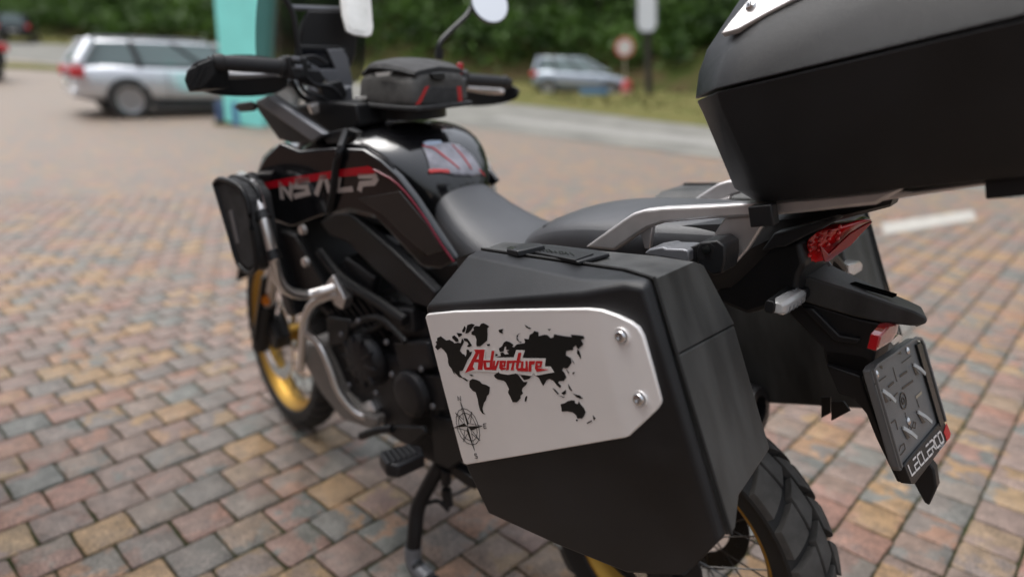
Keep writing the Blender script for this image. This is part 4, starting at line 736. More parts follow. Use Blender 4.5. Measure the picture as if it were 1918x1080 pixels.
part('mount_cover', prism([(-0.0064,0.215,1.0261),(-0.015,0.215,1.0344),(-0.0393,0.215,1.043),(-0.0446,0.215,1.041),(-0.0731,0.215,1.0459),(-0.0829,0.215,1.0453),(-0.0845,0.215,1.0272),(-0.0568,0.215,1.0269),(-0.0115,0.215,1.0233)], (0, -.05, 0)), GREYM, BK, bevel=.003)
# mudguard stays seen between pannier and plate
part('mudguard_stay', prism([(-0.2164,-0.1,0.711),(-0.2225,-0.1,0.6688),(-0.2369,-0.1,0.6847),(-0.2321,-0.1,0.7169)], (0, -.004, 0)), BLK2, BK)
part('mudguard_stay', prism([(-0.2448,-0.06,0.7296),(-0.2503,-0.06,0.692),(-0.2779,-0.06,0.7236),(-0.2646,-0.06,0.7371)], (0, -.004, 0)), BLK2, BK)
# exhaust end on the far side
part('exhaust', join(lathe([(.040, -.42), (.055, -.36), (.058, -.05), (.050, 0), (.032, 0), (.030, -.04), (.001, -.04)], 28, (-0.072,-0.2,0.5821), (-.98, 0, .2))), DARK, BK)
# ------------------------------------------------------------------ wheels
def crownR(Rm, y, hw, drop): return Rm - drop * (abs(y) / hw) ** 2.2
def wheel(prefix, M, Rm, hw, rimR, rimhw, nblk, nsp, blocks):
    """wheel about the y axis, placed by matrix M in the bike frame"""
    gr = .015 if blocks else .008
    prof = []
    for k in range(-6, 7):
        y = hw * k / 6; prof.append((crownR(Rm - gr, y, hw, .034), y))
    side_ = [(Rm - .055, hw * 1.02), (rimR + .035, hw * .94), (rimR + .006, rimhw + .004), (rimR - .004, rimhw - .006)]
    ring = [(r, -y) for r, y in reversed(side_)] + prof + side_
    ty = part(prefix + '_tyre', xform(lathe(ring, 72, cap=False), M), RUBD, BK)
    half = 2 * math.pi / nblk
    def block(sgn, ph, ya=1.0, yb=.055, wd=.68):
        n1, n2 = 4, 3; vs_, f = [], []
        for lay in (0, 1):
            for i in range(n1 + 1):
                y = sgn * hw * (ya + (yb - ya) * i / n1)
                rr = crownR(Rm, y, hw, .034) - (0 if lay else gr + .002)
                for j in range(n2 + 1):
                    tf = (j / n2 - .5) * wd
                    th = (tf + ph) * half - .62 * half * (abs(y) / hw) * 1.25
                    vs_.append((-rr * math.cos(th), y, rr * math.sin(th)))
        w = n2 + 1; L = (n1 + 1) * w
        for i in range(n1):
            for j in range(n2):
                a = L + i * w + j; f.append((a, a + 1, a + w + 1, a + w))
        for i in range(n1):
            for j in (0, n2):
                a = i * w + j; f.append((a, a + w, a + w + L, a + L))
        for j in range(n2):
            for i in (0, n1):
                a = i * w + j; f.append((a, a + 1, a + 1 + L, a + L))
        return vs_, f
    if blocks:
        for sgn, ph, ya, yb, wd in ((1, 0., 1.0, .50, .70), (1, 0., .43, .05, .74), (-1, .5, 1.0, .50, .70), (-1, .5, .43, .05, .74)):
            proto = None
            for k in range(nblk):
                if proto is None:
                    proto = part('tread_block', block(sgn, ph, ya, yb, wd), RUB, None, bevel=.0012, seg=2, angle=40); proto.parent = ty
                    o = proto
                else:
                    o = proto.copy(); COL.objects.link(o); o.parent = ty
                o.matrix_local = Matrix.Translation(-BASE[ty.name]) @ M @ Matrix.Rotation(half * k, 4, 'Y')
    else:
        part('tread', join(*[xform(block(sgn, ph), M @ Matrix.Rotation(half * k, 4, 'Y')) for sgn, ph in ((1, 0.), (-1, .5)) for k in range(nblk)]), RUBD, ty)
    rp_ = [(rimR + .008, rimhw), (rimR + .010, rimhw - .004), (rimR - .004, rimhw - .008), (rimR - .016, rimhw * .45), (rimR - .022, 0), (rimR - .016, -rimhw * .45), (rimR - .004, -rimhw + .008), (rimR + .010, -rimhw + .004), (rimR + .008, -rimhw)]
    inn = [(rimR - .004, -rimhw + .002), (rimR - .012, -rimhw + .010), (rimR - .026, -rimhw * .4), (rimR - .030, 0), (rimR - .026, rimhw * .4), (rimR - .012, rimhw - .010), (rimR - .004, rimhw - .002)]
    rm = part(prefix + '_rim', xform(lathe(rp_ + inn, 72, closed=True), M), GOLD, BK)
    hub_ = part(prefix + '_hub', xform(lathe([(.001, -.075), (.035, -.075), (.05, -.06), (.05, -.05), (.030, -.04), (.030, .04), (.05, .05), (.05, .06), (.035, .075), (.001, .075)], 32), M), GOLD if not blocks else DARK, BK)
    sp = None
    for k in range(nsp):
        a0 = 2 * math.pi * k / nsp; s = 1 if k % 2 else -1; off_ = (.55 if (k // 2) % 2 else -.55)
        if k < 4:
            p0 = V((-.047 * math.cos(a0 + off_), s * .054, .047 * math.sin(a0 + off_))); p1 = V((-(rimR - .028) * math.cos(a0), s * .006, (rimR - .028) * math.sin(a0)))
            o = part('spoke', tube([p0, p1], .0017, 6, 1), SPOKE, None); o.parent = rm; o.matrix_local = Matrix.Translation(-BASE[rm.name]) @ M
            if k == 0: protos = []
            protos.append(o)
        else:
            o = protos[k % 4].copy(); COL.objects.link(o); o.parent = rm
            o.matrix_local = Matrix.Translation(-BASE[rm.name]) @ M @ Matrix.Rotation(2 * math.pi * (k - k % 4) / nsp, 4, 'Y')
    return ty, rm, hub_
def disc(name, M, r, y, r0, mname=STEEL, holes=True):
    bm = bmesh.new(); n = 48; vs_, f = [], []
    g = lathe([(r0, y - .002), (r, y - .002), (r, y + .002), (r0, y + .002)], 64, closed=True)
    o = part(name, xform(g, M), mname, BK)
    if holes:
        hs = []
        for k in range(36):
            rr = r0 + (r - r0) * (.25 + .25 * (k % 3)); a = 2 * math.pi * k / 36
            for s in (1, -1): hs.append(lathe([(.0042, 0), (.0001, .0003)], 8, (rr * math.cos(a), y + s * .0021, rr * math.sin(a)), (0, s, 0)))
        part('disc_hole', xform(join(*hs), M), WHT if False else BLKT, o, kind='stuff')
    return o
RW = Matrix.Translation((0, 0, .334))
rear_tyre, rear_rim, rear_hub = wheel('rear', RW, .334, .073, .236, .058, 24, 36, True)
disc('rear_brake_disc', RW, .128, -.082, .085, DARK)
part('rear_sprocket', xform(lathe([(.05, .085), (.105, .085), (.108, .088), (.105, .092), (.05, .092)], 40, closed=True), RW), DARK, BK)
for s in (1, -1):
    part('swingarm_arm', loft([[(x, s * yy, z + dz) for yy, dz in ((y0, -h), (y0 + .03, -h), (y0 + .03, h), (y0, h))] for x, z, y0, h in ((-.06, .334, .098, .025), (.1, .345, .098, .032), (.30, .39, .085, .04), (.52, .43, .05, .045))]), DARK, BK, bevel=.006)
part('axle', lathe([(.001, -.145), (.016, -.145), (.016, .145), (.001, .145)], 16, (0, 0, .334)), STEEL, BK)
part('chain', join(tube([(0, .0885, .334 + .105), (.3, .0885, .46), (.52, .0885, .475)], .008, 6), tube([(0, .0885, .334 - .105), (.3, .0885, .33), (.52, .0885, .39)], .008, 6)), DARK, BK)
fen = [(x_, z_) for x_, z_ in ((.31, .52), (.25, .61), (.15, .68), (.04, .705), (-.06, .70))]
part('rear_hugger', loft([[(x, y, z - abs(y) * .35 + (0.006 if k else 0)) for y, k in ((-.085, 0), (0, 0), (.085, 0), (.085, 1), (0, 1), (-.085, 1))] for x, z in fen]), BLK2, BK, bevel=.002)
# ------------------------------------------------------------------ seat and tank
def seat_ring(x, hw, zt, zs, zb, lean=0.):
    P = [(0.0, zt), (.45, zt - (zt - zs) * .10), (.78, zt - (zt - zs) * .42), (.97, zs), (1.0, zs - (zs - zb) * .35), (.92, zb)]
    Lh = [(x + lean * (z - zb), hw * y, z) for y, z in P]
    return Lh + [(p[0], -p[1], p[2]) for p in reversed(Lh[1:])]
part('rider_seat', loft([seat_ring(*q) for q in ((.672, .050, 1.030, 1.01, .95), (.650, .085, 1.040, 1.005, .90), (.61, .103, 1.020, .975, .86), (.55, .120, .985, .945, .845), (.47, .138, .955, .918, .845), (.39, .150, .945, .910, .855), (.31, .150, .955, .915, .865), (.24, .13, .965, .925, .88))]), SEAT, BK, sub=2)
part('pillion_seat', loft([seat_ring(*q) for q in ((.372, .070, .958, .945, .92), (.345, .105, .975, .950, .91), (.29, .126, 1.010, .985, .915), (.21, .136, 1.040, 1.012, .925), (.08, .136, 1.058, 1.030, .94), (-.05, .122, 1.072, 1.045, .96), (-.13, .105, 1.078, 1.05, .98), (-.155, .07, 1.07, 1.045, .99))]), SEAT, BK, sub=2)
def tank_ring(x, hw, zt, zs, zb=.86):
    P = [(0, zt), (.32, zt - .006), (.60, zt - (zt - zs) * .36), (.84, zt - (zt - zs) * .74), (1.0, zs - .015), (1.02, zs - .06), (.95, zs - .12), (.80, zb)]
    Lh = [(x, hw * y, z) for y, z in P]
    return Lh + [(p[0], -p[1], p[2]) for p in reversed(Lh[1:])]
tank = part('fuel_tank', loft([tank_ring(*q) for q in ((.605, .075, 1.03, 1.00), (.635, .105, 1.075, 1.045), (.69, .150, 1.130, 1.095), (.76, .180, 1.156, 1.120), (.87, .202, 1.158, 1.128), (.98, .212, 1.140, 1.110), (1.08, .205, 1.105, 1.055), (1.17, .185, 1.055, 1.00), (1.21, .13, 1.02, .96))]), GLOSS, BK, sub=2)
# tank pad with red lines
def on_tank(px): return px
padq = [(0.671,0.075,1.1283),(0.657,0.045,1.1493),(0.6331,-0.035,1.143),(0.615,-0.06,1.0952),(0.6008,-0.062,1.0424),(0.6231,-0.02,1.0318),(0.6426,0.035,1.0353),(0.663,0.08,1.0435)]
wrap_part('tank_pad', padq, PAD, tank, tank, .003, 4)
PLM = mat('red_pad_line', (.50, .05, .05), .4)
for ln in ([(0.6627,0.078,1.1414),(0.6582,0.075,1.1487),(0.6492,0.05,1.1298),(0.6349,0.035,1.0988),(0.6216,0.012,1.0584),(0.6327,0.014,1.0511),(0.6433,0.038,1.0884),(0.6553,0.055,1.1213)], [(0.6414,-0.006,1.1391),(0.6338,-0.011,1.1417),(0.6275,-0.02,1.0926),(0.6162,-0.025,1.0537),(0.624,-0.02,1.051),(0.636,-0.014,1.0913)], [(0.6638,0.082,1.0512),(0.6377,0.042,1.0521),(0.6364,0.042,1.0435),(0.6646,0.082,1.0423)], [(0.6158,-0.05,1.0528),(0.6029,-0.066,1.0403),(0.6068,-0.066,1.0307),(0.618,-0.05,1.0422)]):
    wrap_part('pad_line', ln, PLM, tank, tank, .0045, 3)
wrap_part('pad_badge', [(0.6648,0.07,1.1596),(0.6506,0.02,1.1619),(0.6442,0.02,1.149),(0.6549,0.07,1.146)], mat('pale_blue_badge', (.42, .50, .62), .3), tank, tank, .004, 3)
# shroud (side fairing) with stripe and lettering
def SW(pts, lift=0.): return [tuple(SHL @ V((p[0], p[1] + lift, p[2]))) for p in pts]
NS = SHL.to_3x3() @ V((0, 1, 0))
sh = SW([(0.4448,0.03,0.1297),(0.3877,0.03,0.1885),(0.3378,0.03,0.2217),(0.276,0.03,0.2071),(0.177,0.03,0.2206),(0.0853,0.03,0.2229),(0.0405,0.03,0.203),(-0.0039,0.03,0.172),(-0.0493,0.03,0.1243),(-0.0938,0.03,0.0649),(-0.1449,0.03,0.0028),(-0.1023,0.03,-0.0241),(-0.0527,0.03,-0.0254),(0.0088,0.03,0.0254),(0.0712,0.03,0.0757),(0.1398,0.03,0.0843),(0.2324,0.03,0.0578),(0.3331,0.03,0.0198),(0.3857,0.03,0.0272),(0.4127,0.03,0.0782)])
for s in (1, -1):
    g = prism(sh if s == 1 else sh[:8] + sh[15:], NS * -.022); g = ([(x, y if s == 1 else -y * .56, z if s == 1 else z - .06) for x, y, z in g[0]], g[1])
    shroud = part('shroud', g, GLOSS, BK, bevel=.006, seg=3)
    if s == 1:
        st = SW([(0.4298,0.0305,0.11),(0.4207,0.0305,0.1187),(0.3204,0.0305,0.1415),(0.1514,0.0305,0.1749),(0.0739,0.0305,0.1879),(0.0499,0.0305,0.1782),(0.0608,0.0305,0.1715),(0.1536,0.0305,0.1579),(0.2881,0.0305,0.1304),(0.3973,0.0305,0.1076)])
        part('red_stripe', flat(st, NS, .0012), RED, shroud, smooth=False)
        def lw(q, w=.011): return ribbon(SW(q), w, NS, .0012)
        LT = [[(0.1055,0.0305,0.1298),(0.0985,0.0305,0.1465),(0.0629,0.0305,0.1522),(0.0554,0.0305,0.1607),(0.0579,0.0305,0.1678),(0.1049,0.0305,0.1639)], [(0.1607,0.0305,0.1572),(0.1701,0.0305,0.1252),(0.1239,0.0305,0.133)], [(0.2375,0.0305,0.1077),(0.2129,0.0305,0.1515),(0.202,0.0305,0.1524),(0.1943,0.0305,0.1174)], [(0.2525,0.0305,0.1427),(0.2927,0.0305,0.1364),(0.3009,0.0305,0.1216),(0.2646,0.0305,0.1249),(0.2611,0.0305,0.1111),(0.3086,0.0305,0.098)], [(0.3495,0.0305,0.0868),(0.3486,0.0305,0.1245),(0.3206,0.0305,0.0954),(0.3128,0.0305,0.1305)]]
        part('side_lettering', join(*[lw(q, .0125) for q in LT]), mat('warm_silver_print', (.45, .38, .35), .35, metal=.2), shroud, smooth=False)
        lowp = SW([(0.1131,0.0335,0.1124),(-0.0082,0.0335,0.1407),(-0.0762,0.0335,0.0754),(-0.1141,0.0335,0.021),(-0.0715,0.0335,0.0054),(-0.01,0.0335,0.0435),(0.0449,0.0335,0.0855)])
        part('shroud_lower_panel', prism(lowp, NS * -.006), mat('satin_dark_panel', (.03, .026, .024), .30, coat=.5), shroud, bevel=.002)
        edge = SW([(0.0569,0.034,0.1817),(-0.0056,0.034,0.1556),(-0.0642,0.034,0.0976),(-0.1086,0.034,0.0382),(-0.1406,0.034,0.001)])
        part('shroud_edge_line', tube(edge, .0025, 6, 3), mat('dark_red_line', (.16, .005, .02), .3), shroud)
# cockpit side panel and upper cowl
cp = [(1.1893,0.21,1.191),(1.1116,0.21,1.2174),(0.8783,0.21,1.138),(0.9098,0.21,1.1153),(1.0244,0.21,1.105),(1.0823,0.21,1.1079)]
part('cockpit_panel', prism(cp, (0, -.03, 0)), BLK2, BK, bevel=.004)
part('cockpit_strip', prism([(1.1531,0.225,1.2007),(1.0844,0.225,1.2183),(0.8503,0.225,1.1418),(0.9036,0.225,1.12)], (0, -.02, 0)), GREYM, BK, bevel=.004)
nose = [[(x, y, z) for y, z in ((.0, zt), (hw * .6, zt - .02), (hw, zm), (hw * .9, zb), (0, zb - .02), (-hw * .9, zb), (-hw, zm), (-hw * .6, zt - .02))] for x, hw, zt, zm, zb in ((1.16, .15, 1.07, 1.02, .95), (1.26, .16, 1.08, 1.02, .93), (1.38, .14, 1.07, 1.0, .91), (1.47, .09, 1.03, .97, .91))]
part('front_fairing', loft(nose), GLOSS, BK, sub=1)
cock = [(1.1234,0.14,1.1824),(0.9822,0.14,1.2031),(0.837,0.14,1.2043),(0.8297,0.14,1.1556),(0.9051,0.14,1.1206),(1.077,0.14,1.1005)]
part('cockpit_trim', prism(cock, (0, -.09, 0)), BLK2, BK, bevel=.006)
part('triple_clamp', box((1.055, 0, 1.155), (.09, .24, .035)), GREYM, BK, bevel=.006)
for s in (1, -1): part('fork_top', lathe([(.001, .05), (.022, .05), (.027, .04), (.027, -.15), (.001, -.15)], 20, STEER @ V((1.055, s * .1, 1.18)), (-.454, 0, .891)), GREYM, BK)
# screen
scr = []
for k, (x, hw, z) in enumerate(((1.17, .165, 1.22), (1.155, .175, 1.30), (1.13, .170, 1.42), (1.10, .15, 1.52), (1.085, .11, 1.57))):
    for s in (-1, -.6, -.2, .2, .6, 1): scr.append((x + .07 * (1 - s * s), hw * s + .035, z))
sf_ = [(k * 6 + i, k * 6 + i + 1, (k + 1) * 6 + i + 1, (k + 1) * 6 + i) for k in range(4) for i in range(5)]
so = part('windscreen', (scr, sf_), SMOKE, BK); md = so.modifiers.new('solid', 'SOLIDIFY'); md.thickness = .004
md = so.modifiers.new('sub', 'SUBSURF'); md.levels = 2; md.render_levels = 2
# handlebar (its own frame: x forward, y left along the bar, z up)
def HW(pts): return [tuple(HBL @ V(p)) for p in pts]
def hg(g): return xform(g, HBL)
bar = part('handlebar', hg(tube([(0, .425, .012), (0, .27, .012), (.02, .20, 0), (.05, .11, -.055), (.06, .05, -.075), (.06, -.05, -.075), (.05, -.11, -.055), (.02, -.20, 0), (0, -.27, .012), (0, -.425, .012)], .012, 10, 4)), BLK2, BK)
for s in (1, -1):
    g = lathe([(.001, .415), (.016, .415), (.019, .408), (.019, .395), (.0165, .392), (.0172, .38)] + [(.0172 + .0008 * (k % 2), .375 - .004 * k) for k in range(26)] + [(.0175, .27), (.0215, .265), (.0215, .255), (.012, .255)], 24)
    part('grip', hg(([(x, y * s, z + .012) for x, y, z in g[0]], g[1])), mat('grip_rubber', (.02, .02, .021), .6, bump=.4, bscale=500), bar)
    part('bar_end', hg(lathe([(.001, 0), (.009, 0), (.0085, .002), (.004, .002), (.004, -.004), (.001, -.004)], 16, (0, s * .416, .012), (0, s, 0))), STEEL, bar)
    part('switch_housing', hg(join(box((-.004, s * .232, .012), (.050, .050, .052)), box((-.02, s * .235, .0), (.03, .03, .03)))), BLK2, bar, bevel=.006)
    for dx, dz in ((-.032, .022), (-.034, .004), (-.030, -.012)): part('switch_button', hg(box((dx, s * (.232 + dz * .3), dz + .01), (.008, .018, .010))), GREYM if dz > 0 else BLK, bar, bevel=.002)
    part('lever', hg(tube([(.045, s * .20, .005), (.062, s * .26, -.004), (.055, s * .33, -.012), (.040, s * .39, -.016), (.036, s * .425, -.015)], .0105, 8, 5, flat=.9)), TUBEM, bar)
    part('lever_perch', hg(box((.03, s * .20, .01), (.04, .035, .03))), DARK, bar, bevel=.004)
    # hand guard: curved shell ahead of the grip
    rg = []
    for y, xf, zt, zb in ((.205, .085, .030, -.040), (.27, .100, .045, -.058), (.34, .098, .042, -.062), (.40, .080, .030, -.058), (.445, .048, .018, -.045), (.462, .012, .005, -.030), (.452, -.012, -.004, -.020)):
        rg.append([(xf, s * y, zb), (xf + .006, s * (y + .003), zb), (xf + .014, s * (y + .004), (zt + zb) / 2), (xf - .004, s * (y + .003), zt), (xf - .010, s * y, zt), (xf + .004, s * (y - .002), (zt + zb) / 2)])
    rg = [[(x, y, z - .006) for x, y, z in r_] for r_ in rg]
    hgd = part('hand_guard', hg(loft(rg)), BLK2, bar, sub=1)
part('guard_end', hg(hull([p_ for q_ in ([(-0.012,0.4806,-0.0297),(-0.012,0.4738,-0.0092),(-0.012,0.4455,0.0082),(-0.012,0.4193,0.019),(-0.012,0.4143,-0.0123),(-0.012,0.4433,-0.0458),(-0.012,0.4725,-0.054)], [(0.025,0.4667,-0.0326),(0.025,0.4611,-0.014),(0.025,0.4331,0.0037),(0.025,0.3722,0.0195),(0.025,0.3755,-0.0431),(0.025,0.4298,-0.0539),(0.025,0.4593,-0.0553)]) for p_ in q_])), BLK2, bar, bevel=.003)
for k_ in range(3):
    part('guard_rib', hg(tube([V((-0.0135,0.4741,-0.0405)).lerp(V((-0.0135,0.4457,-0.0436)), k_ / 2.6), V((-0.0135,0.4516,0.0034)).lerp(V((-0.0135,0.423,0.0008)), k_ / 2.6)], .0022, 6, 1)), BLK, bar)
part('front_indicator', hull([p_ for q_ in ([(1.1781,0.27,1.1895),(1.1525,0.27,1.2),(1.083,0.27,1.2074),(1.0588,0.27,1.2011),(1.0738,0.27,1.1851),(1.1455,0.27,1.1782)], [(1.2073,0.25,1.1863),(1.1813,0.25,1.1971),(1.1107,0.25,1.2046),(1.0862,0.25,1.1981),(1.1013,0.25,1.1818),(1.1741,0.25,1.1749)]) for p_ in q_]), BLK2, BK, bevel=.004)
part('kill_switch', hg(box((-.028, -.225, .040), (.012, .016, .030))), RED, bar, bevel=.003)
# mirrors
def mirror(stem, c, nrm, r, full):
    st_ = part('mirror_stem', tube(stem, .0075, 8, 5), BLK, bar)
    part('mirror_housing', lathe([(.001, -.030), (r * .6, -.026), (r * .95, -.010), (r, 0), (r * .96, .003), (r * .93, .001), (.001, .001)], 40, c, nrm), BLK2, bar)
    part('mirror_glass', lathe([(.001, .0025), (r * .93, .0022), (r * .93, .001)], 40, c, nrm), MIRR, bar)
rs = [(0.03,-0.1937,0.0658), (0.03,-0.1938,0.1024), (0.03,-0.2289,0.139), (0.03,-0.2749,0.18)]
mc = V(HBL @ V((0.02,-0.3479,0.2244)))
mirror([tuple(HBL @ V(p)) for p in rs] + [tuple(mc + HBL.to_3x3() @ V((.03, .03, .0)))], mc, (-.88, .30, .38), .060, True)
part('mirror_boot', hg(tube([(0.03,-0.1922,0.0601), (0.03,-0.1944,0.0884)], .012, 10, 1)), BLK2, bar)
ls = [(0.03,0.2042,0.0365), (0.03,0.211,0.0826), (0.03,0.2201,0.1358), (0.03,0.2481,0.1794), (0.03,0.2781,0.2098)]
mcl = V(HBL @ V((0.02,0.3162,0.2369)))
mirror([tuple(HBL @ V(p)) for p in ls], mcl, (-.88, .30, .38), .060, True)
# instrument display and its bracket
dash = part('instrument_display', prism(HW([(0.1,0.1847,0.0676),(0.1,0.0761,0.0741),(0.1,0.0492,0.0683),(0.1,0.0403,-0.0097),(0.1,0.0648,-0.022),(0.1,0.1268,-0.0011),(0.1,0.172,0.0197)]), HBL.to_3x3() @ V((.02, 0, 0))), BLK2, BK, bevel=.004)
part('display_glass', prism(HW([(0.098,0.1775,0.058),(0.098,0.1036,0.0613),(0.098,0.0835,0.015),(0.098,0.1247,0.007),(0.098,0.1671,0.0252)]), HBL.to_3x3() @ V((.002, 0, 0))), GLASSB, dash)
part('display_bezel', prism(HW([(0.085,0.1106,0.0622),(0.085,0.0681,0.0669),(0.085,0.0532,0.0468),(0.085,0.0381,-0.0199),(0.085,0.0473,-0.0341),(0.085,0.0807,-0.0357),(0.085,0.113,-0.0158),(0.085,0.1301,0.0018),(0.085,0.1834,0.0192),(0.085,0.172,0.0329),(0.085,0.13,0.0124),(0.085,0.0862,0.0152)]), HBL.to_3x3() @ V((.012, 0, 0))), GREYM, dash, bevel=.002)
part('accessory_bar', tube(HW([(0.14,0.1824,0.1571), (0.14,0.1616,0.1582), (0.14,0.0902,0.1637), (0.14,0.0457,0.1674)]), .007, 8), GREYM, BK)
part('dash_shroud', prism(HW([(0.13,0.1599,0.1007),(0.13,0.1446,0.156),(0.13,0.0351,0.1656),(0.13,0.0014,0.1156),(0.13,0.0076,0.0605),(0.13,0.0279,0.0176),(0.13,0.1685,0.035)]), HBL.to_3x3() @ V((.05, 0, -.03))), BLK2, BK, bevel=.006)
part('handlebar_clamp', prism(HW([(0.02,0.1066,-0.0337),(0.02,0.0715,-0.0215),(0.02,0.0656,-0.0746),(0.02,0.0865,-0.1048),(0.02,0.1101,-0.1081)]), HBL.to_3x3() @ V((.05, 0, 0))), GREYM, BK, bevel=.004)
for q in ([(664, 190), (672, 205), (680, 222), (668, 238)], [(645, 170), (640, 200), (648, 228)], [(560, 128), (575, 150), (600, 160), (622, 178)], [(565, 150), (590, 175), (610, 200), (630, 235)], [(540, 140), (560, 170), (590, 195), (615, 240)]):
    pass
CB = [[(0.03,0.0609,-0.0589),(0.03,0.0458,-0.0801),(0.03,0.0365,-0.1045),(0.03,0.0548,-0.1297)], [(0.04,0.2036,0.0114),(0.04,0.1839,-0.0178),(0.04,0.1466,-0.034),(0.04,0.1096,-0.064)], [(0.06,0.2171,-0.0179),(0.06,0.1907,-0.0553),(0.06,0.1419,-0.0865),(0.06,0.0985,-0.1331)], [(0.05,-0.0047,-0.1094),(0.05,0.0207,-0.0835),(0.05,0.0115,-0.061),(0.05,-0.0041,-0.0465)]]
for q_, m_ in (([(-0.01,0.2229,0.0115),(-0.01,0.1696,0.01),(-0.01,0.1534,-0.0116),(-0.01,0.1757,-0.033),(-0.01,0.2158,-0.0225)], DARK), ([(0.0,0.1659,-0.0254),(-0.0,0.1097,-0.0096),(-0.0,0.0926,-0.0425),(0.0,0.1101,-0.0747),(-0.0,0.1527,-0.0709)], BLK2), ([(0.01,0.1901,-0.0729),(0.01,0.1596,-0.064),(0.01,0.1544,-0.0899),(0.01,0.1796,-0.0984)], TUBEM), ([(-0.005,0.0774,-0.0786),(-0.005,0.0355,-0.0665),(-0.005,0.023,-0.1068),(-0.005,0.0594,-0.1266)], GREYM), ([(0.02,0.1418,-0.1035),(0.02,0.0894,-0.0941),(0.02,0.0866,-0.1347),(0.02,0.1308,-0.1433)], DARK)):
    part('cockpit_bracket', prism(HW(q_), HBL.to_3x3() @ V((.025, 0, 0))), m_, BK, bevel=.004)
for q_ in ([(-0.015,0.212,-0.0024),(-0.015,0.1857,-0.0232),(-0.015,0.1419,-0.0286),(-0.015,0.1139,-0.0608),(-0.015,0.1026,-0.121)], [(-0.01,0.2285,-0.0035),(-0.01,0.2082,-0.042),(-0.01,0.1623,-0.0552),(-0.01,0.1262,-0.0954),(-0.01,0.1063,-0.1402)], [(-0.0,0.2349,0.0055),(-0.0,0.2185,0.031),(-0.0,0.1785,0.0413),(0.0,0.1487,0.0261)], [(-0.02,0.0546,-0.1224),(-0.02,0.0726,-0.1013),(-0.02,0.0903,-0.0911),(-0.02,0.1076,-0.0602)], [(0.0,0.0147,-0.0661),(0.0,0.0359,-0.0912),(0.0,0.0296,-0.1211),(-0.0,0.057,-0.1434)]):
    part('control_cable', tube(HW(q_), .0042, 8), BLK, BK)
for p, r_ in zip(CB, (.008, .005, .006, .005)): part('control_cable', tube(HW(p), r_, 8), GREYM if r_ > .007 else BLK2, BK)
part('bag_strap', tube(SW([(0.1827,-0.03,0.2495),(0.1432,0.036,0.2248),(0.162,0.04,0.1721),(0.175,0.04,0.1225),(0.1965,0.036,0.0746)]), .0085, 8, 4), BLK2, BK)
part('strap_buckle', prism([(0.9027,0.2,1.1374),(0.791,0.2,1.1583),(0.7555,0.2,1.1516),(0.7966,0.2,1.1242),(0.8802,0.2,1.1142)], (0, -.02, 0)), BLK, BK, bevel=.003)
# ------------------------------------------------------------------ frame, engine, bars
part('subframe_cover', prism([(0.9923,0.175,0.9007),(0.9131,0.175,0.9377),(0.8568,0.175,0.9466),(0.6909,0.175,0.8806),(0.5447,0.175,0.8119),(0.5663,0.175,0.7674),(0.6384,0.175,0.7647),(0.7711,0.175,0.8166),(0.8746,0.175,0.865),(0.9562,0.175,0.8711)], (0, -.03, 0)), BLK, BK, bevel=.006, seg=3)
part('side_cover', prism([(0.7369,0.14,0.863),(0.6106,0.14,0.8494),(0.5011,0.14,0.8856),(0.4368,0.14,0.8383),(0.4763,0.14,0.699),(0.585,0.14,0.694),(0.6173,0.14,0.7677)], (0, -.03, 0)), BLK2, BK, bevel=.006)
eng = part('engine', join(box((.80, 0, .46), (.46, .34, .26)), box((.72, 0, .62), (.26, .30, .22)), box((.93, 0, .66), (.20, .30, .24), (.8, 0, .6), (0, 1, 0), (-.6, 0, .8)), box((.62, 0, .72), (.20, .22, .20))), DARK, BK, bevel=.02, seg=3)
part('engine_cover', lathe([(.001, .035), (.048, .035), (.064, .028), (.075, .012), (.078, 0), (.001, 0)], 36, (0.8288,0.175,0.5579), (0, 1, 0)), DARK, eng, bevel=.002)
part('engine_cover', lathe([(.001, .025), (.045, .025), (.06, .016), (.064, 0), (.001, 0)], 36, (0.6417,0.18,0.5246), (0, 1, 0)), DARK, eng, bevel=.002)
for k_ in range(10):
    a_ = 2 * math.pi * k_ / 10; c_ = V((0.8288,0.175,0.5579))
    part('cover_rib', box(c_ + V((math.cos(a_) * .05, .030, math.sin(a_) * .05)), (.045, .012, .006), (math.cos(a_), 0, math.sin(a_)), (0, 1, 0), (-math.sin(a_), 0, math.cos(a_))), DARK, eng, bevel=.002)
for k_ in range(7):
    part('cylinder_fin', box((.90 - .012 * k_, 0, .585 + .024 * k_), (.22, .345, .007), (.8, 0, .6), (0, 1, 0), (-.6, 0, .8)), DARK, eng)
for q_ in ([(0.7443,0.18,0.7262),(0.63,0.18,0.7494),(0.6261,0.18,0.6886),(0.7416,0.18,0.662)], [(0.7055,0.185,0.6454),(0.5727,0.185,0.6856),(0.5592,0.185,0.6208),(0.6831,0.185,0.5643)], [(0.9002,0.17,0.8231),(0.781,0.17,0.7921),(0.8118,0.17,0.7273),(0.9254,0.17,0.744)], [(0.612,0.175,0.5847),(0.5342,0.175,0.6043),(0.5311,0.175,0.5124),(0.6103,0.175,0.4891)], [(0.9889,0.19,0.6414),(0.8752,0.19,0.6571),(0.8983,0.19,0.5886),(0.9944,0.19,0.5431)]):
    part('casting', prism(q_, (0, -.03, 0)), DARK, eng, bevel=.006)
for px in ((0.8803,0.215,0.6259), (0.7966,0.215,0.6871), (0.6863,0.215,0.6617), (0.6754,0.215,0.5788), (0.7495,0.215,0.4999), (0.8681,0.215,0.4808), (0.5923,0.19,0.6116), (0.5573,0.19,0.5236)):
    part('engine_bolt', lathe([(.001, .006), (.007, .005), (.007, 0), (.001, 0)], 10, px, (0, 1, 0)), GREYM, eng)
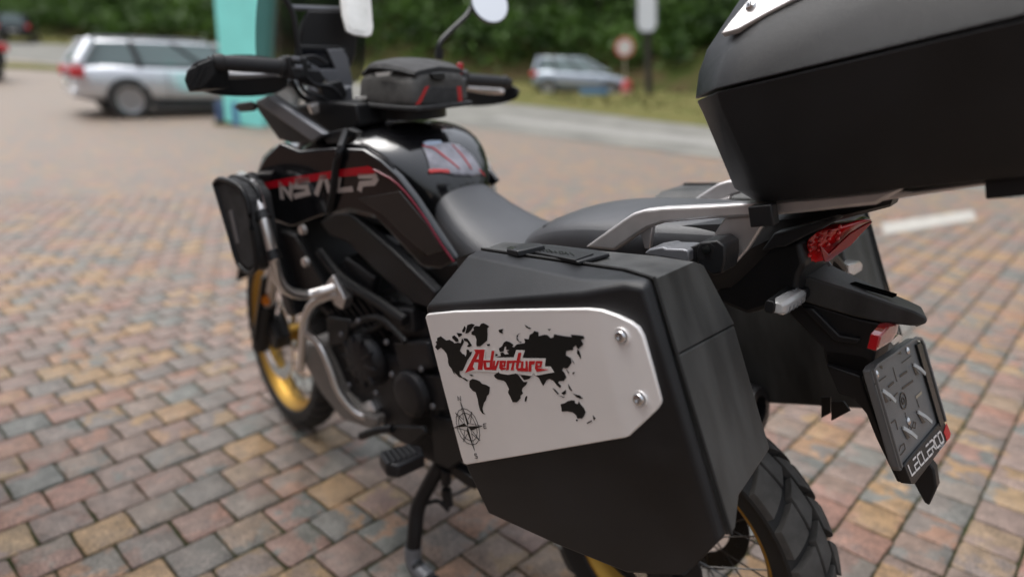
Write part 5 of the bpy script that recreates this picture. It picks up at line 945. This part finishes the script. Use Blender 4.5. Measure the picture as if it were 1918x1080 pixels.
for q, r_ in (([(0.9787,0.19,0.8266),(0.8917,0.19,0.7721),(0.7606,0.19,0.7462),(0.6402,0.19,0.7225)], .014), ([(0.7014,0.17,0.7553),(0.7516,0.17,0.685),(0.8248,0.17,0.6345),(0.9473,0.17,0.6148)], .010), ([(0.8502,0.2,0.6523),(0.776,0.2,0.6952),(0.7105,0.2,0.7062),(0.6332,0.2,0.6726)], .008), ([(1.1253,0.16,0.8523),(1.1073,0.16,0.7465),(1.0569,0.16,0.6623),(0.9603,0.16,0.6238)], .016)):
    part('hose', tube(q, r_, 10), BLK2, BK)
part('radiator', box((1.16, .02, .78), (.05, .42, .34), (.95, 0, -.3), (0, 1, 0), (.3, 0, .95)), DARK, BK, bevel=.008)
part('radiator_guard', prism([(1.1691,0.2,0.853),(1.0864,0.2,0.8527),(0.9773,0.2,0.7552),(0.9456,0.2,0.725),(1.0946,0.2,0.6966),(1.1527,0.2,0.7469)], (0, -.03, 0)), BLK2, BK, bevel=.004)
for px in ((1.0025,0.215,0.8857), (1.0088,0.215,0.797)): part('frame_bolt', lathe([(.001, .012), (.012, .010), (.014, 0), (.001, 0)], 14, px, (0, 1, 0)), TUBEM, BK)
for s in (1, -1):
    cb1 = [(1.1299,0.3,1.0223),(0.9648,0.355,1.0307),(0.9077,0.372,0.974),(0.8863,0.372,0.8832),(0.8985,0.36,0.8138),(0.9233,0.325,0.7664),(0.9387,0.27,0.7366),(0.9137,0.235,0.7429),(0.8948,0.2,0.7522)]
    cb2 = [(0.879,0.2,0.734),(0.9207,0.225,0.722),(0.9711,0.24,0.6896),(1.0183,0.24,0.6257),(1.0849,0.22,0.5174),(1.142,0.2,0.4309)]
    cb3 = [(1.0221,0.235,0.5959),(0.9589,0.235,0.5735),(0.9278,0.23,0.5097),(0.9061,0.225,0.4468),(0.8625,0.2,0.3861),(0.7897,0.17,0.3763)]
    for q, r_ in ((cb1, .0130), (cb2, .0115), (cb3, .0105)):
        part('crash_bar', tube([(p[0], p[1] * s, p[2]) for p in q], r_, 12, 5), TUBEM, BK)
part('crash_bar_clamp', prism([(0.9296,0.215,0.7555),(0.8953,0.215,0.7852),(0.8509,0.215,0.7308),(0.8683,0.215,0.697),(0.9029,0.215,0.7027)], (0, -.03, 0)), TUBEM, BK, bevel=.003)
for q in ([(0.9146,0.372,0.9754),(0.902,0.372,0.9598)], [(0.8899,0.372,0.8877),(0.8805,0.372,0.8687)], [(0.9959,0.345,1.0404),(0.9742,0.345,1.0279)]):
    part('bag_mount_strap', tube(q, .019, 12, 1), BLK2, BK)
sk = [(1.1276,0.2,0.5226),(1.0266,0.2,0.5433),(0.9745,0.2,0.4705),(0.9381,0.2,0.4128),(0.8519,0.2,0.3919),(0.7839,0.2,0.4056),(0.788,0.2,0.3744),(0.8285,0.2,0.3545),(0.9516,0.2,0.3336),(1.0497,0.2,0.3838),(1.1151,0.2,0.4487)]
skp = part('skid_plate', prism(sk, (0, -.40, 0)), mat('matt_skid_plate', (.22, .205, .19), .6, metal=.2, var=.1), BK, bevel=.006)
part('skid_plate_clamp', prism([(0.8815,0.185,0.3972),(0.8329,0.185,0.4322),(0.8079,0.185,0.409),(0.8266,0.185,0.3751),(0.8733,0.185,0.3529)], (0, -.02, 0)), TUBEM, BK, bevel=.003)
part('skid_side', prism([(0.8328,0.16,0.3982),(0.733,0.16,0.427),(0.733,0.16,0.3864),(0.8356,0.16,0.3395)], (0, -.02, 0)), ALU, BK, bevel=.002)
# pegs, levers, stand
peg = part('footpeg', prism([(0.6042,0.3257,0.437),(0.6099,0.3104,0.437),(0.5868,0.2516,0.437),(0.5547,0.2356,0.437),(0.523,0.2548,0.437),(0.5337,0.3255,0.437),(0.5614,0.3388,0.437)], (0, 0, -.035)), DARK, BK, bevel=.005)
for k in range(6):
    a = V((0.6034,0.3154,0.438)).lerp(V((0.5782,0.2521,0.438)), k / 5.5); b = V((0.5528,0.3332,0.438)).lerp(V((0.5346,0.2611,0.438)), k / 5.5)
    part('peg_rib', tube([a, b], .0035, 6, 1), BLK, peg)
part('peg_bracket', prism([(0.6705,0.17,0.4558),(0.4912,0.17,0.4968),(0.4819,0.17,0.397),(0.5382,0.17,0.3401),(0.6191,0.17,0.3314),(0.704,0.17,0.3361),(0.6864,0.17,0.402)], (0, -.02, 0)), BLK2, BK, bevel=.005)
part('shift_lever', prism([(0.7222,0.22,0.403),(0.6863,0.22,0.4304),(0.5696,0.22,0.4736),(0.5591,0.22,0.4602),(0.6157,0.22,0.4058),(0.6585,0.22,0.3935)], (0, -.012, 0)), BLK2, BK, bevel=.003)
part('shift_toe', tube([(0.6872,0.22,0.4222), (0.736,0.235,0.4028), (0.7913,0.245,0.3683)], .0115, 8, 3), BLK2, BK)
part('frame_strut', prism([(0.6516,0.16,0.3311),(0.6159,0.16,0.3583),(0.4632,0.16,0.3468),(0.4554,0.16,0.3149),(0.4928,0.16,0.3122)], (0, -.03, 0)), BLK2, BK, bevel=.004)
std = part('side_stand', tube([(0.5888,0.15,0.3251),(0.6143,0.17,0.2632),(0.6384,0.195,0.1898),(0.6331,0.216,0.1193),(0.6313,0.228,0.0579),(0.6104,0.231,0.0333),(0.5704,0.235,0.0236)], .0205, 12, 5), BLK2, BK)
part('stand_tip', tube([(0.6347,0.223,0.0844),(0.6308,0.229,0.0499),(0.6108,0.231,0.0295),(0.564,0.235,0.0241)], .0228, 12, 5), GREYM, std)
part('stand_arm', tube([(0.6335,0.195,0.1957),(0.6007,0.185,0.2202),(0.5702,0.18,0.2363),(0.552,0.165,0.2086)], .006, 8, 4), BLK2, std)
foot_c = (.560, .236)
part('stand_foot', lathe([(.001, .004), (.028, .004), (.030, 0), (.001, -.004)], 20, (foot_c[0], foot_c[1], .018), (0, .05, 1)), BLK2, std)
part('passenger_peg', tube([(0.5578,0.16,0.3255),(0.5617,0.16,0.267),(0.5567,0.16,0.2199)], .014, 10, 3), BLK2, BK)
part('brace_tube', tube([(0.6351,0.1,0.1704),(0.5801,0.1,0.212),(0.5172,0.1,0.2716)], .006, 8, 1), GREYM, BK)
# ------------------------------------------------------------------ front end (steered)
FWM = STEER @ Matrix.Translation((1.56, 0, .354))
front_tyre, front_rim, front_hub = wheel('front', FWM, .348, .050, .276, .044, 40, 36, False)
for s in (1, -1): disc('front_brake_disc', FWM, .155, s * .062, .115, STEEL, True)
axf = V((-.454, 0, .891))
for s in (1, -1):
    foot = V((1.575, s * .105, .345)); top = foot + axf * .42; mid = foot + axf * .22
    part('fork_leg', tube([STEER @ (foot + axf * .16), STEER @ (foot + axf * .75)], .0235, 16, 1), TUBEM, BK)
    part('fork_lower', tube([STEER @ (foot - axf * .03), STEER @ (foot + axf * .18)], .032, 16, 1), BLK2, BK)
    part('fork_guard', xform(loft([[(foot + axf * t + V((-.005, 0, .01)) + V((0, yy * s, 0)) + V((xx, 0, 0))) for xx, yy in ((0, -.03), (.02, 0), (0, .035), (-.02, .04), (-.01, 0))] for t in (.0, .15, .30)]), STEER), BLK2, BK, bevel=.004)
    part('brake_caliper', xform(box(foot + V((-.085, -.028 * s, .055)), (.10, .055, .075), (.8, 0, .6), (0, 1, 0), (-.6, 0, .8)), STEER), BLK2, BK, bevel=.008)
    part('fork_reflector', xform(lathe([(.001, .004), (.017, .004), (.018, 0), (.001, 0)], 16, foot + axf * .21 + V((-.03, .020 * s, 0)), (-.5, s, 0)), STEER), ORNG, BK)
fr = []
for k in range(9):
    a = R(20 + 130 * k / 8); r_ = .385
    fr.append([(1.56 + r_ * math.cos(a) * (1 + e), y, .348 + (r_ + z) * math.sin(a)) for y, z, e in ((-.065, -.03, 0), (-.045, .004, 0), (0, .012, 0), (.045, .004, 0), (.065, -.03, 0), (.06, -.035, 0), (0, .004, 0), (-.06, -.035, 0))])
part('front_mudguard', xform(loft(fr), STEER), BLK2, BK)
# ------------------------------------------------------------------ bags and device
tb = thing('tank_bag', 'charcoal tank bag with red trim strips on the fuel tank', 'bag', BIKE, (.78, 0, 1.17))
def tbq(px, py, y): return None
T0 = [(0.9108,0.085,1.2659), (0.9006,0.095,1.1848), (0.8281,0.095,1.1803), (0.6059,0.02,1.1946), (0.5949,0.02,1.2069), (0.6379,-0.01,1.2452), (0.6643,0.0,1.2825)]
hw = .11
def bag_ring(x, hw, zb, zt): return [(x, hw * .98, zb), (x, hw, zb + (zt - zb) * .25), (x, hw * .92, zb + (zt - zb) * .75), (x, hw * .72, zt), (x, 0, zt + .006), (x, -hw * .72, zt), (x, -hw * .92, zb + (zt - zb) * .75), (x, -hw, zb + (zt - zb) * .25), (x, -hw * .98, zb)]
part('bag_body', loft([bag_ring(*q) for q in ((.685, .082, 1.202, 1.262), (.70, .094, 1.200, 1.276), (.78, .098, 1.198, 1.284), (.85, .092, 1.198, 1.284), (.90, .080, 1.200, 1.270), (.915, .066, 1.204, 1.255))]), FAB2, tb, bevel=.010, seg=3)
part('bag_lid', loft([bag_ring(*q) for q in ((.692, .078, 1.268, 1.280), (.73, .088, 1.274, 1.292), (.79, .090, 1.279, 1.299), (.85, .084, 1.278, 1.297), (.905, .066, 1.262, 1.276))]), FAB, tb, bevel=.006, seg=3)
part('bag_base', loft([[(.675, .09, z), (.675, -.09, z), (.73, -.104, z), (.87, -.10, z), (.925, -.07, z), (.925, .07, z), (.87, .10, z), (.73, .104, z)] for z in (1.192, 1.204)]), FAB, tb, bevel=.004)
part('tank_ring', lathe([(.055, 0), (.085, 0), (.085, .028), (.055, .028)], 32, (.80, 0, 1.166), (0, 0, 1), closed=True), BLK2, tb)
def rear_px(pts, x): return pts
part('red_strip', prism([(0.684,0.0519,1.2447),(0.684,0.0405,1.2452),(0.684,0.0691,1.2071),(0.684,0.0818,1.2068)], (.006, 0, 0)), RED, tb)
part('red_strip', prism([(0.684,-0.0467,1.2391),(0.684,-0.0608,1.2383),(0.684,-0.0641,1.1984),(0.684,-0.0499,1.1994)], (.006, 0, 0)), RED, tb)
part('bag_pocket', prism([(0.682,0.0393,1.2417),(0.682,-0.0429,1.237),(0.682,-0.0445,1.1999),(0.682,0.0676,1.2071)], (.006, 0, 0)), FAB, tb, bevel=.002)
part('zip_pull', prism([(0.676,0.0424,1.2724),(0.676,-0.0002,1.2729),(0.676,-0.0061,1.2608),(0.676,0.0077,1.2543),(0.676,0.0336,1.2603)], (.01, 0, 0)), BLK, tb, bevel=.002)
part('reflective_tab', prism([(0.805,0.1,1.2729),(0.7451,0.1,1.2778),(0.754,0.1,1.2683),(0.798,0.1,1.2648)], (0, -.006, 0)), REFL, tb)
part('bag_logo', prism([(0.9015,0.094,1.2165),(0.854,0.094,1.2162),(0.8592,0.094,1.2097),(0.898,0.094,1.2104)], (0, -.006, 0)), REFL, tb)

fb = thing('crash_bar_bag', 'black soft case strapped outside the left silver crash bar', 'bag', BIKE, (.88, .37, .80))
fbp = [(1.0544,0.405,1.0284),(1.0337,0.405,1.0412),(1.0001,0.405,1.0467),(0.9383,0.405,1.0411),(0.9046,0.405,1.0153),(0.9013,0.405,0.9441),(0.9039,0.405,0.8668),(0.9151,0.405,0.8448),(0.9499,0.405,0.829),(0.9983,0.405,0.8414),(1.0156,0.405,0.9039),(1.039,0.405,0.9789)]
part('case_body', prism(fbp, (.02, -.075, .0)), FAB, fb, bevel=.012, seg=4)
part('case_rim', tube(fbp + [fbp[0]], .006, 8, 2), BLK2, fb)
part('case_zip', tube([V(p) + V((.008, -.036, 0)) for p in fbp] + [V(fbp[0]) + V((.008, -.036, 0))], .0052, 8, 2), BLK, fb)
part('case_patch', prism([(1.0009,0.4065,0.9722),(0.9831,0.4065,0.9788),(0.9721,0.4065,0.8992),(0.9892,0.4065,0.8946)], (0, -.004, 0)), GREYM, fb)
dv = thing('device', 'pale covered rectangular device held upright above the handlebar', 'device', BIKE, tuple(HBL @ V((.05, .03, .10))))
dq = HW([(0.13,0.0612,0.2781),(0.13,-0.0257,0.2974),(0.06,-0.0076,0.1262),(0.052,0.0008,0.1069),(0.05,0.0155,0.1003),(0.052,0.0535,0.1021),(0.055,0.0697,0.1083),(0.072,0.0735,0.1467)])
part('cover', prism(dq, HBL.to_3x3() @ V((.012, 0, .0))), PALE, dv, bevel=.004, seg=3)
part('screen', prism(HW([(0.1215,0.0534,0.266),(0.1215,-0.0094,0.2802),(0.0575,0.0089,0.1246),(0.0535,0.0199,0.113),(0.0555,0.0548,0.1149),(0.061,0.064,0.127)]), HBL.to_3x3() @ V((.002, 0, 0))), mat('pale_screen', (.86, .86, .80), .12, coat=1., var=.2, vscale=14), dv)
# ------------------------------------------------------------------ background: parked cars
GLASSC = mat('car_window_glass', (.11, .15, .15), .08, spec=.6, coat=.5)  # base colour lightened to carry the sky reflected in the windows
RIMC = mat('alloy_wheel', (.42, .42, .43), .35, metal=.8)
TRIMC = mat('car_black_trim', (.015, .015, .016), .6)
def car(name, label, loc, heading, st, green, paint, wb, wr, rear_x, group='parked cars', rails=False, spoiler=None, tl=(.84, .19, .24), hwx=.93, scale=1.):
    M = Matrix.Translation(loc) @ Matrix.Rotation(heading, 4, 'Z') @ Matrix.Scale(scale, 4)
    t = thing(name, label, 'car', M, group=group)
    rings = []
    for x, zl, zt, hw in st:
        L = [(x, hw * .90, zl), (x, hw * .985, zl + (zt - zl) * .18), (x, hw, zl + (zt - zl) * .5), (x, hw * .975, zl + (zt - zl) * .82), (x, hw * .90, zt), (x, hw * .45, zt + .015)]
        rings.append(L + [(p[0], -p[1], p[2]) for p in reversed(L)])
    body = part('body', loft(rings), paint, t, sub=1, angle=60)
    def oval(xr, xf, hw, z, rr=.82, ff=.80):
        L = [(xf, hw * ff * .6, z), (xf - .06, hw * ff, z), ((xf * 2 + xr) / 3, hw, z), ((xf + xr * 2) / 3, hw, z), (xr + .05, hw * rr, z), (xr, hw * rr * .7, z)]
        return L + [(p[0], -p[1], p[2]) for p in reversed(L)]
    (b0, b1, bw, bz), (r0, r1, rw, rz) = green
    part('windows', loft([oval(b0, b1, bw, bz), oval(r0 - (r0 - b0) * .12, r1 + (b1 - r1) * .12, rw + (bw - rw) * .12, rz - .05)]), GLASSC, t, angle=40)
    roof = part('roof', loft([oval(r0 - (r0 - b0) * .32 - .01, r1 + (b1 - r1) * .26, rw + (bw - rw) * .30 + .010, rz - .14), oval(r0 - .02, r1, rw, rz - .015), oval(r0 + .12, r1 - .15, rw * .8, rz)]), paint, t, sub=1, angle=60)
    # pillars
    for fx in (.02, .30, .62, .97):
        for s in (1, -1):
            pb = (b0 + (b1 - b0) * fx, s * (bw + .004) * (.86 if fx in (.02, .97) else 1), bz); pr = (r0 + (r1 - r0) * fx, s * (rw + .012) * (.9 if fx in (.02, .97) else 1), rz - .04)
            part('pillar', tube([pb, pr], .11 if fx == .02 else (.05 if fx != .62 else .035), 8, 1), paint if fx in (.02, .97) else TRIMC, t)
    for x in (0, wb):
        for s in (1, -1):
            hwl = hwx
            part('wheel_arch', lathe([(.001, 0), (wr + .055, 0), (wr + .06, .02), (.001, .02)], 28, (x, s * (hwl - .03), wr + .02), (0, s, 0)), TRIMC, t)
            w = part('wheel', lathe([(.001, -.18), (wr - .02, -.18), (wr, -.14), (wr, .0), (wr - .03, .035), (wr * .70, .035), (wr * .68, .01), (.001, .0)], 32, (x, s * (hwl - .015), wr), (0, s, 0)), RUB, t)
            part('alloy', join(lathe([(wr * .58, .02), (wr * .70, .038), (wr * .70, .02)], 32, (x, s * (hwl - .015), wr), (0, s, 0)), *[box((x + math.cos(a) * wr * .33, s * (hwl + .012), wr + math.sin(a) * wr * .33), (wr * .62, .02, .06), (math.cos(a), 0, math.sin(a)), (0, 1, 0), (-math.sin(a), 0, math.cos(a))) for a in [2 * math.pi * k / 7 for k in range(7)]], lathe([(.001, .03), (.07, .03), (.07, .01)], 16, (x, s * (hwl - .015), wr), (0, s, 0))), RIMC, w)
    zt_, dh, dl = tl
    for s in (1, -1):
        part('tail_light', box((rear_x + .10, s * (hwx - .15), zt_), (dl, .26, dh)), mat('car_tail_lens', (.55, .03, .04), .2, coat=.5), t, bevel=.03)
        part('headlight', box((st[-2][0] - .08, s * (st[-2][3] - .12), (st[-2][1] + st[-2][2]) / 2 + .06), (.3, .22, .14)), CLEAR, t, bevel=.03)
    part('rear_window', loft([[(b0 - .012, y, bz + .06) for y in (-bw * .55, bw * .55)] + [(r0 - .03 - (r0 - b0) * .12, y, rz - .10) for y in (rw * .62, -rw * .62)], [(b0 + .02, y, bz + .06) for y in (-bw * .55, bw * .55)] + [(r0 - (r0 - b0) * .12, y, rz - .10) for y in (rw * .62, -rw * .62)]]), GLASSC, t)
    part('bumper', box((rear_x + .06, 0, st[1][1] + .12), (.14, hwx * 1.7, .16)), TRIMC if spoiler is None else paint, t, bevel=.04)
    part('number_plate', box((rear_x - .018, 0, st[1][1] + .30), (.012, .50, .11)), mat('car_plate', (.6, .6, .55), .4), t)
    if rails:
        for s in (1, -1): part('roof_rail', tube([(r0 + .1, s * rw * .92, rz - .02), (r0 + .25, s * rw * .95, rz + .035), (r1 - .35, s * rw * .95, rz + .03), (r1 - .2, s * rw * .92, rz - .02)], .018, 8), GREYM, t)
    if spoiler: part('spoiler', box((r0 - .06, 0, rz - .035), (.22, rw * 1.7, .035)), paint, t, bevel=.012)
    for s in (1, -1):
        part('door_line', box((b0 + (b1 - b0) * .42, s * (hwx * .995), .62), (.008, .01, .55)), TRIMC, t); part('side_mirror', box((b1 - .65, s * (hwx + .06), bz + .06), (.16, .16, .12)), paint, t, bevel=.03)
        part('sill', box((wb / 2, s * (hwx - .035), .24), (wb - 2 * wr - .1, .06, .12)), TRIMC, t, bevel=.02)
    return t
def gz(x, y): return terr(x, y)
SILVER = mat('silver_car_paint', (.62, .64, .67), .22, metal=.55, coat=.8, var=.03)
PSILV = mat('pale_blue_silver_paint', (.33, .37, .42), .25, metal=.5, coat=.8)
DKPAINT = mat('dark_car_paint', (.012, .013, .016), .2, metal=.3, coat=.9)
DKGREY = mat('graphite_car_paint', (.05, .052, .056), .25, metal=.4, coat=.9)
EST = [(-.90, .48, .74, .66), (-.86, .34, .93, .84), (-.64, .28, .985, .905), (0, .26, .985, .93), (1.4, .24, .96, .93), (2.6, .24, .94, .925), (3.25, .27, .86, .90), (3.65, .30, .74, .83), (3.82, .40, .62, .68)]
p = (-7.12,12.89,0.19)
car('estate_car', 'silver estate car with roof rails parked behind the handlebar', (p[0] - math.sin(R(38)) * .93, p[1] + math.cos(R(38)) * .93, gz(p[0], p[1])), R(38), EST, ((-.82, 2.80, .84, .97), (-.50, 1.75, .62, 1.43)), SILVER, 2.95, .335, -.90, rails=True, spoiler=True, scale=.97)
HAT = [(-.70, .48, .76, .60), (-.66, .34, .95, .76), (-.4, .28, 1.0, .82), (0, .26, 1.0, .85), (1.2, .24, .97, .85), (2.2, .25, .93, .84), (2.75, .28, .82, .80), (3.1, .32, .70, .72), (3.25, .42, .60, .58)]
p = (0.86,25.58,0.25)
car('hatchback_car', 'pale silver blue hatchback parked across the road in front of the trees', (p[0] + .25 + math.sin(R(10)) * .85, p[1] + math.cos(R(10)) * .85, gz(p[0], p[1])), R(-10), HAT, ((-.62, 2.40, .76, .98), (-.45, 1.35, .58, 1.52)), PSILV, 2.45, .31, -.70, hwx=.85, scale=.92)
SUVS = [(-.92, .55, .90, .74), (-.88, .42, 1.08, .90), (-.6, .36, 1.12, .95), (0, .36, 1.12, .97), (1.4, .34, 1.10, .97), (2.4, .34, 1.08, .96), (3.1, .36, 1.05, .94), (3.45, .4, .92, .88), (3.6, .5, .8, .72)]
p = (-32.64,46.65,1.92)
car('dark_suv', 'dark off-road car seen from behind on the road at far left', (p[0], p[1], gz(p[0], p[1])), R(118), SUVS, ((-.86, 2.3, .88, 1.10), (-.70, 1.5, .70, 1.78)), DKPAINT, 2.75, .38, -.92, tl=(1.0, .28, .16), hwx=.97)
p = (-14.85,18.75,0.58)
car('graphite_car', 'dark car cut off by the left edge of the picture', (p[0], p[1], gz(p[0], p[1])), R(150), EST, ((-.82, 2.80, .84, .97), (-.50, 1.75, .62, 1.45)), DKGREY, 2.95, .335, -.90)

# ------------------------------------------------------------------ signs
TEAL = mat('turquoise_sign_vinyl', (.28, .86, .79), .45, var=.06, vscale=2)
NAVY = mat('slate_blue_print', (.06, .10, .19), .5)
ty = 12.4
tot = thing('totem_sign', 'tall turquoise totem sign standing in front of the silver estate car', 'sign', Matrix(), (-5.0, ty, .16))
q = [(-5.218,12.4,0.215), (-4.54,12.4,0.092), (-4.059,12.4,3.547), (-5.163,12.4,3.523)]
part('panel', prism(q, (.05, .22, 0)), TEAL, tot, bevel=.02)
part('post', prism([(-5.391,12.45,0.56), (-5.219,12.45,0.564), (-5.248,12.45,0.211), (-5.412,12.45,0.207)], (.0, .12, 0)), NAVY, tot, bevel=.01)
part('blue_panel', prism([(-5.072,12.39,0.552), (-4.94,12.39,0.555), (-4.955,12.39,0.129), (-5.077,12.39,0.145)], (0, .03, 0)), mat('blue_print', (.10, .26, .42), .5), tot)
part('plinth', prism([(-5.408,12.35,0.205), (-4.494,12.35,0.088), (-4.498,12.35,0.041), (-5.403,12.35,0.159)], (0, .35, 0)), GRASS, tot)
DY = 25.5
rs_ = thing('round_sign', 'round red and white traffic sign on a pale post near the hatchback', 'sign', Matrix(), (3.956,25.5,0.23))
c = V((3.783,25.5,1.998))
part('sign_disc', lathe([(.001, 0), (.34, 0), (.35, .01), (.34, .02), (.001, .02)], 32, c, (-.1, -1, 0)), mat('faded_red_border', (.50, .13, .10), .5), rs_)
part('sign_face', lathe([(.001, .024), (.25, .024), (.25, .018)], 32, c, (-.1, -1, 0)), WHT, rs_)
part('sign_post', tube([V((3.959,25.5,0.193)), c + V((0, .05, 0))], .035, 10, 1), mat('pale_post', (.30, .26, .18), .6), rs_)
rb = thing('red_bollard', 'short red post standing under the round traffic sign', 'bollard', Matrix(), (3.889,25.0,0.104))
b0_, b1_ = V((3.889,25.0,0.104)), V((3.828,25.0,0.904))
part('post', lathe([(.001, 0), (.22, 0), (.22, .05), (.19, .08), (.19, (b1_ - b0_).z * .82), (.15, (b1_ - b0_).z * .95), (.06, (b1_ - b0_).z), (.001, (b1_ - b0_).z)], 20, b0_, (0, 0, 1)), mat('faded_red_plastic', (.36, .05, .045), .5), rb)
part('band', lathe([(.193, .34), (.196, .35), (.196, .46), (.193, .47)], 20, b0_, (0, 0, 1)), mat('pale_band', (.45, .25, .2), .5), rb)
ps = thing('pole_sign', 'white sign board on a dark pole beside the top case', 'sign', Matrix(), (4.611,24.5,0.165))
part('pole', tube([V((4.629,24.5,0.166)), V((4.168,24.5,4.453))], .12, 12, 1), mat('dark_wood_pole', (.03, .026, .02), .8), ps)
bw_ = [(3.807,24.3,4.579), (4.45,24.3,4.593), (4.624,24.3,2.68), (4.499,24.3,2.476), (4.105,24.3,2.467), (3.963,24.3,2.664)]
part('board', prism(bw_, (0, .08, 0)), mat('white_sign_board', (.74, .76, .80), .5), ps, bevel=.02)
part('board_frame', tube(bw_ + [bw_[0]], .025, 6, 1), GREYM, ps)
bb = thing('blue_board', 'small blue board on the ground in front of the hatchback', 'board', Matrix(), (2.663,24.6,0.167))
part('panel', prism([(2.19,24.6,0.587), (3.194,24.6,0.611), (3.184,24.6,0.216), (2.249,24.6,0.194)], (0, .06, 0)), mat('blue_board_paint', (.09, .20, .34), .5), bb, bevel=.01)
for x in (1094, 1132):
    pass
part('leg', tube([V((2.353,24.62,0.375)), V((2.349,24.62,0.123))], .03, 8, 1), TRIMC, bb); part('leg', tube([V((3.062,24.62,0.392)), V((3.098,24.62,0.141))], .03, 8, 1), TRIMC, bb)

# ------------------------------------------------------------------ woodland behind the road
def leafmat(name, a, b):
    m = mat(name, a, .55, col2=b, vscale=.55, detail=6, spec=.3)
    n = m.node_tree.nodes; l = m.node_tree.links; bs = n['Principled BSDF']; out = n['Material Output']
    tr = n.new('ShaderNodeBsdfTranslucent'); mixs = n.new('ShaderNodeMixShader'); mixs.inputs[0].default_value = .3
    src_ = bs.inputs['Base Color'].links[0].from_socket; l.new(src_, tr.inputs['Color'])
    l.new(bs.outputs[0], mixs.inputs[1]); l.new(tr.outputs[0], mixs.inputs[2]); l.new(mixs.outputs[0], out.inputs['Surface'])
    return m
LEAF = leafmat('woodland_leaves', (.019, .044, .010), (.085, .160, .030))
BARK = mat('dark_bark', (.035, .028, .02), .9, bump=.8, bscale=20)
rnd = random.Random(11)
lv, lf, tv, tf_ = [], [], [], []
def clump(c, r, n, sz):
    for _ in range(n):
        while True:
            d = V((rnd.uniform(-1, 1), rnd.uniform(-1, 1), rnd.uniform(-1, 1)))
            if .15 < d.length < 1: break
        q = c + V((d.x * r, d.y * r, d.z * r * .8)); a = V((rnd.gauss(0, 1), rnd.gauss(0, 1), rnd.gauss(0, .6))).normalized(); b = a.cross(V((rnd.gauss(0, 1), rnd.gauss(0, 1), rnd.gauss(0, 1)))).normalized()
        s = sz * rnd.uniform(.6, 1.3); k = len(lv)
        lv.extend([tuple(q - a * s), tuple(q - b * s * .55), tuple(q + a * s), tuple(q + b * s * .55)]); lf.append((k, k + 1, k + 2, k + 3))
row = spline([(*p, 0) for p in [(-66, 84), (-44, 66), (-34, 58), (-24, 51.5), (-10, 40), (5, 35.5), (13, 31), (20, 24), (30, 15)]], 5)
def gh(x, y): return terr(x, y)
for i, p in enumerate(row):
    for lay in range(2):
        x, y = p.x + rnd.uniform(-1.2, 1.2) - lay * 1.5, p.y + rnd.uniform(-.8, .8) + lay * 4.5
        z0 = gh(x, y) + 1.6 + lay * 1.5; H = rnd.uniform(9, 13)
        g = tube([(x, y, z0 - 1), (x + rnd.uniform(-.3, .3), y, z0 + H * .45), (x + rnd.uniform(-.6, .6), y, z0 + H * .8)], [.26, .08], 7, 3); k = len(tv); tv += [tuple(v) for v in g[0]]; tf_ += [tuple(j + k for j in q) for q in g[1]]
        for _ in range(4):
            a = rnd.uniform(0, 6.28); zz = z0 + H * rnd.uniform(.25, .7)
            g = tube([(x, y, zz), (x + math.cos(a) * 1.3, y + math.sin(a) * 1.3, zz + .7)], [.08, .03], 5, 2); k = len(tv); tv += [tuple(v) for v in g[0]]; tf_ += [tuple(j + k for j in q) for q in g[1]]
        for _ in range(58 if lay == 0 else 34):
            a = rnd.uniform(0, 6.28); hh = rnd.uniform(.0, 1.0) ** 1.25; rr = (2.9 * math.sin(math.pi * min(.95, max(.22, hh))) + .5) * math.sqrt(rnd.random())
            clump(V((x + math.cos(a) * rr, y + math.sin(a) * rr, z0 + H * hh)), rnd.uniform(.55, 1.1), 26, .20)
    # undergrowth at the foot of the trees
    for _ in range(22):
        x, y = p.x + rnd.uniform(-3, 3), p.y - 2.4 + rnd.uniform(-2.2, 1.6)
        clump(V((x, y, gh(x, y) + 1.1 + max(0, y - p.y + 3.6) * .35 + rnd.uniform(-.2, 1.8))), rnd.uniform(.7, 1.3), 46, .19)
wood = part('woodland', (lv, lf), LEAF, smooth=False); wood['kind'] = 'stuff'; wood['label'] = 'dense dark green trees along the far side of the road'
trk = part('woodland_trunks', (tv, tf_), BARK, wood, kind='stuff')
# tufts of rough grass on the verge
gv, gf = [], []
for _ in range(1500):
    t_ = rnd.random() * 7; i = min(6, int(t_)); f_ = t_ - i; s = rnd.random()
    x = (FARE[i][0] + (FARE[i + 1][0] - FARE[i][0]) * f_) * (1 - s) + (B1[i][0] + (B1[i + 1][0] - B1[i][0]) * f_) * s; y = (FARE[i][1] + (FARE[i + 1][1] - FARE[i][1]) * f_) * (1 - s) + (B1[i][1] + (B1[i + 1][1] - B1[i][1]) * f_) * s
    if s < .25: continue
    z = terr(x, y) + .25 * s
    for _ in range(4):
        a = rnd.uniform(0, 6.28); h = rnd.uniform(.06, .16); k = len(gv)
        gv += [(x + .04 * math.cos(a), y + .04 * math.sin(a), z - .05), (x - .04 * math.cos(a), y - .04 * math.sin(a), z - .05), (x + .12 * math.sin(a), y + .12 * math.cos(a), z + h)]; gf.append((k, k + 1, k + 2))
gt = part('verge_grass', (gv, gf), GRASS, smooth=False); gt['kind'] = 'stuff'
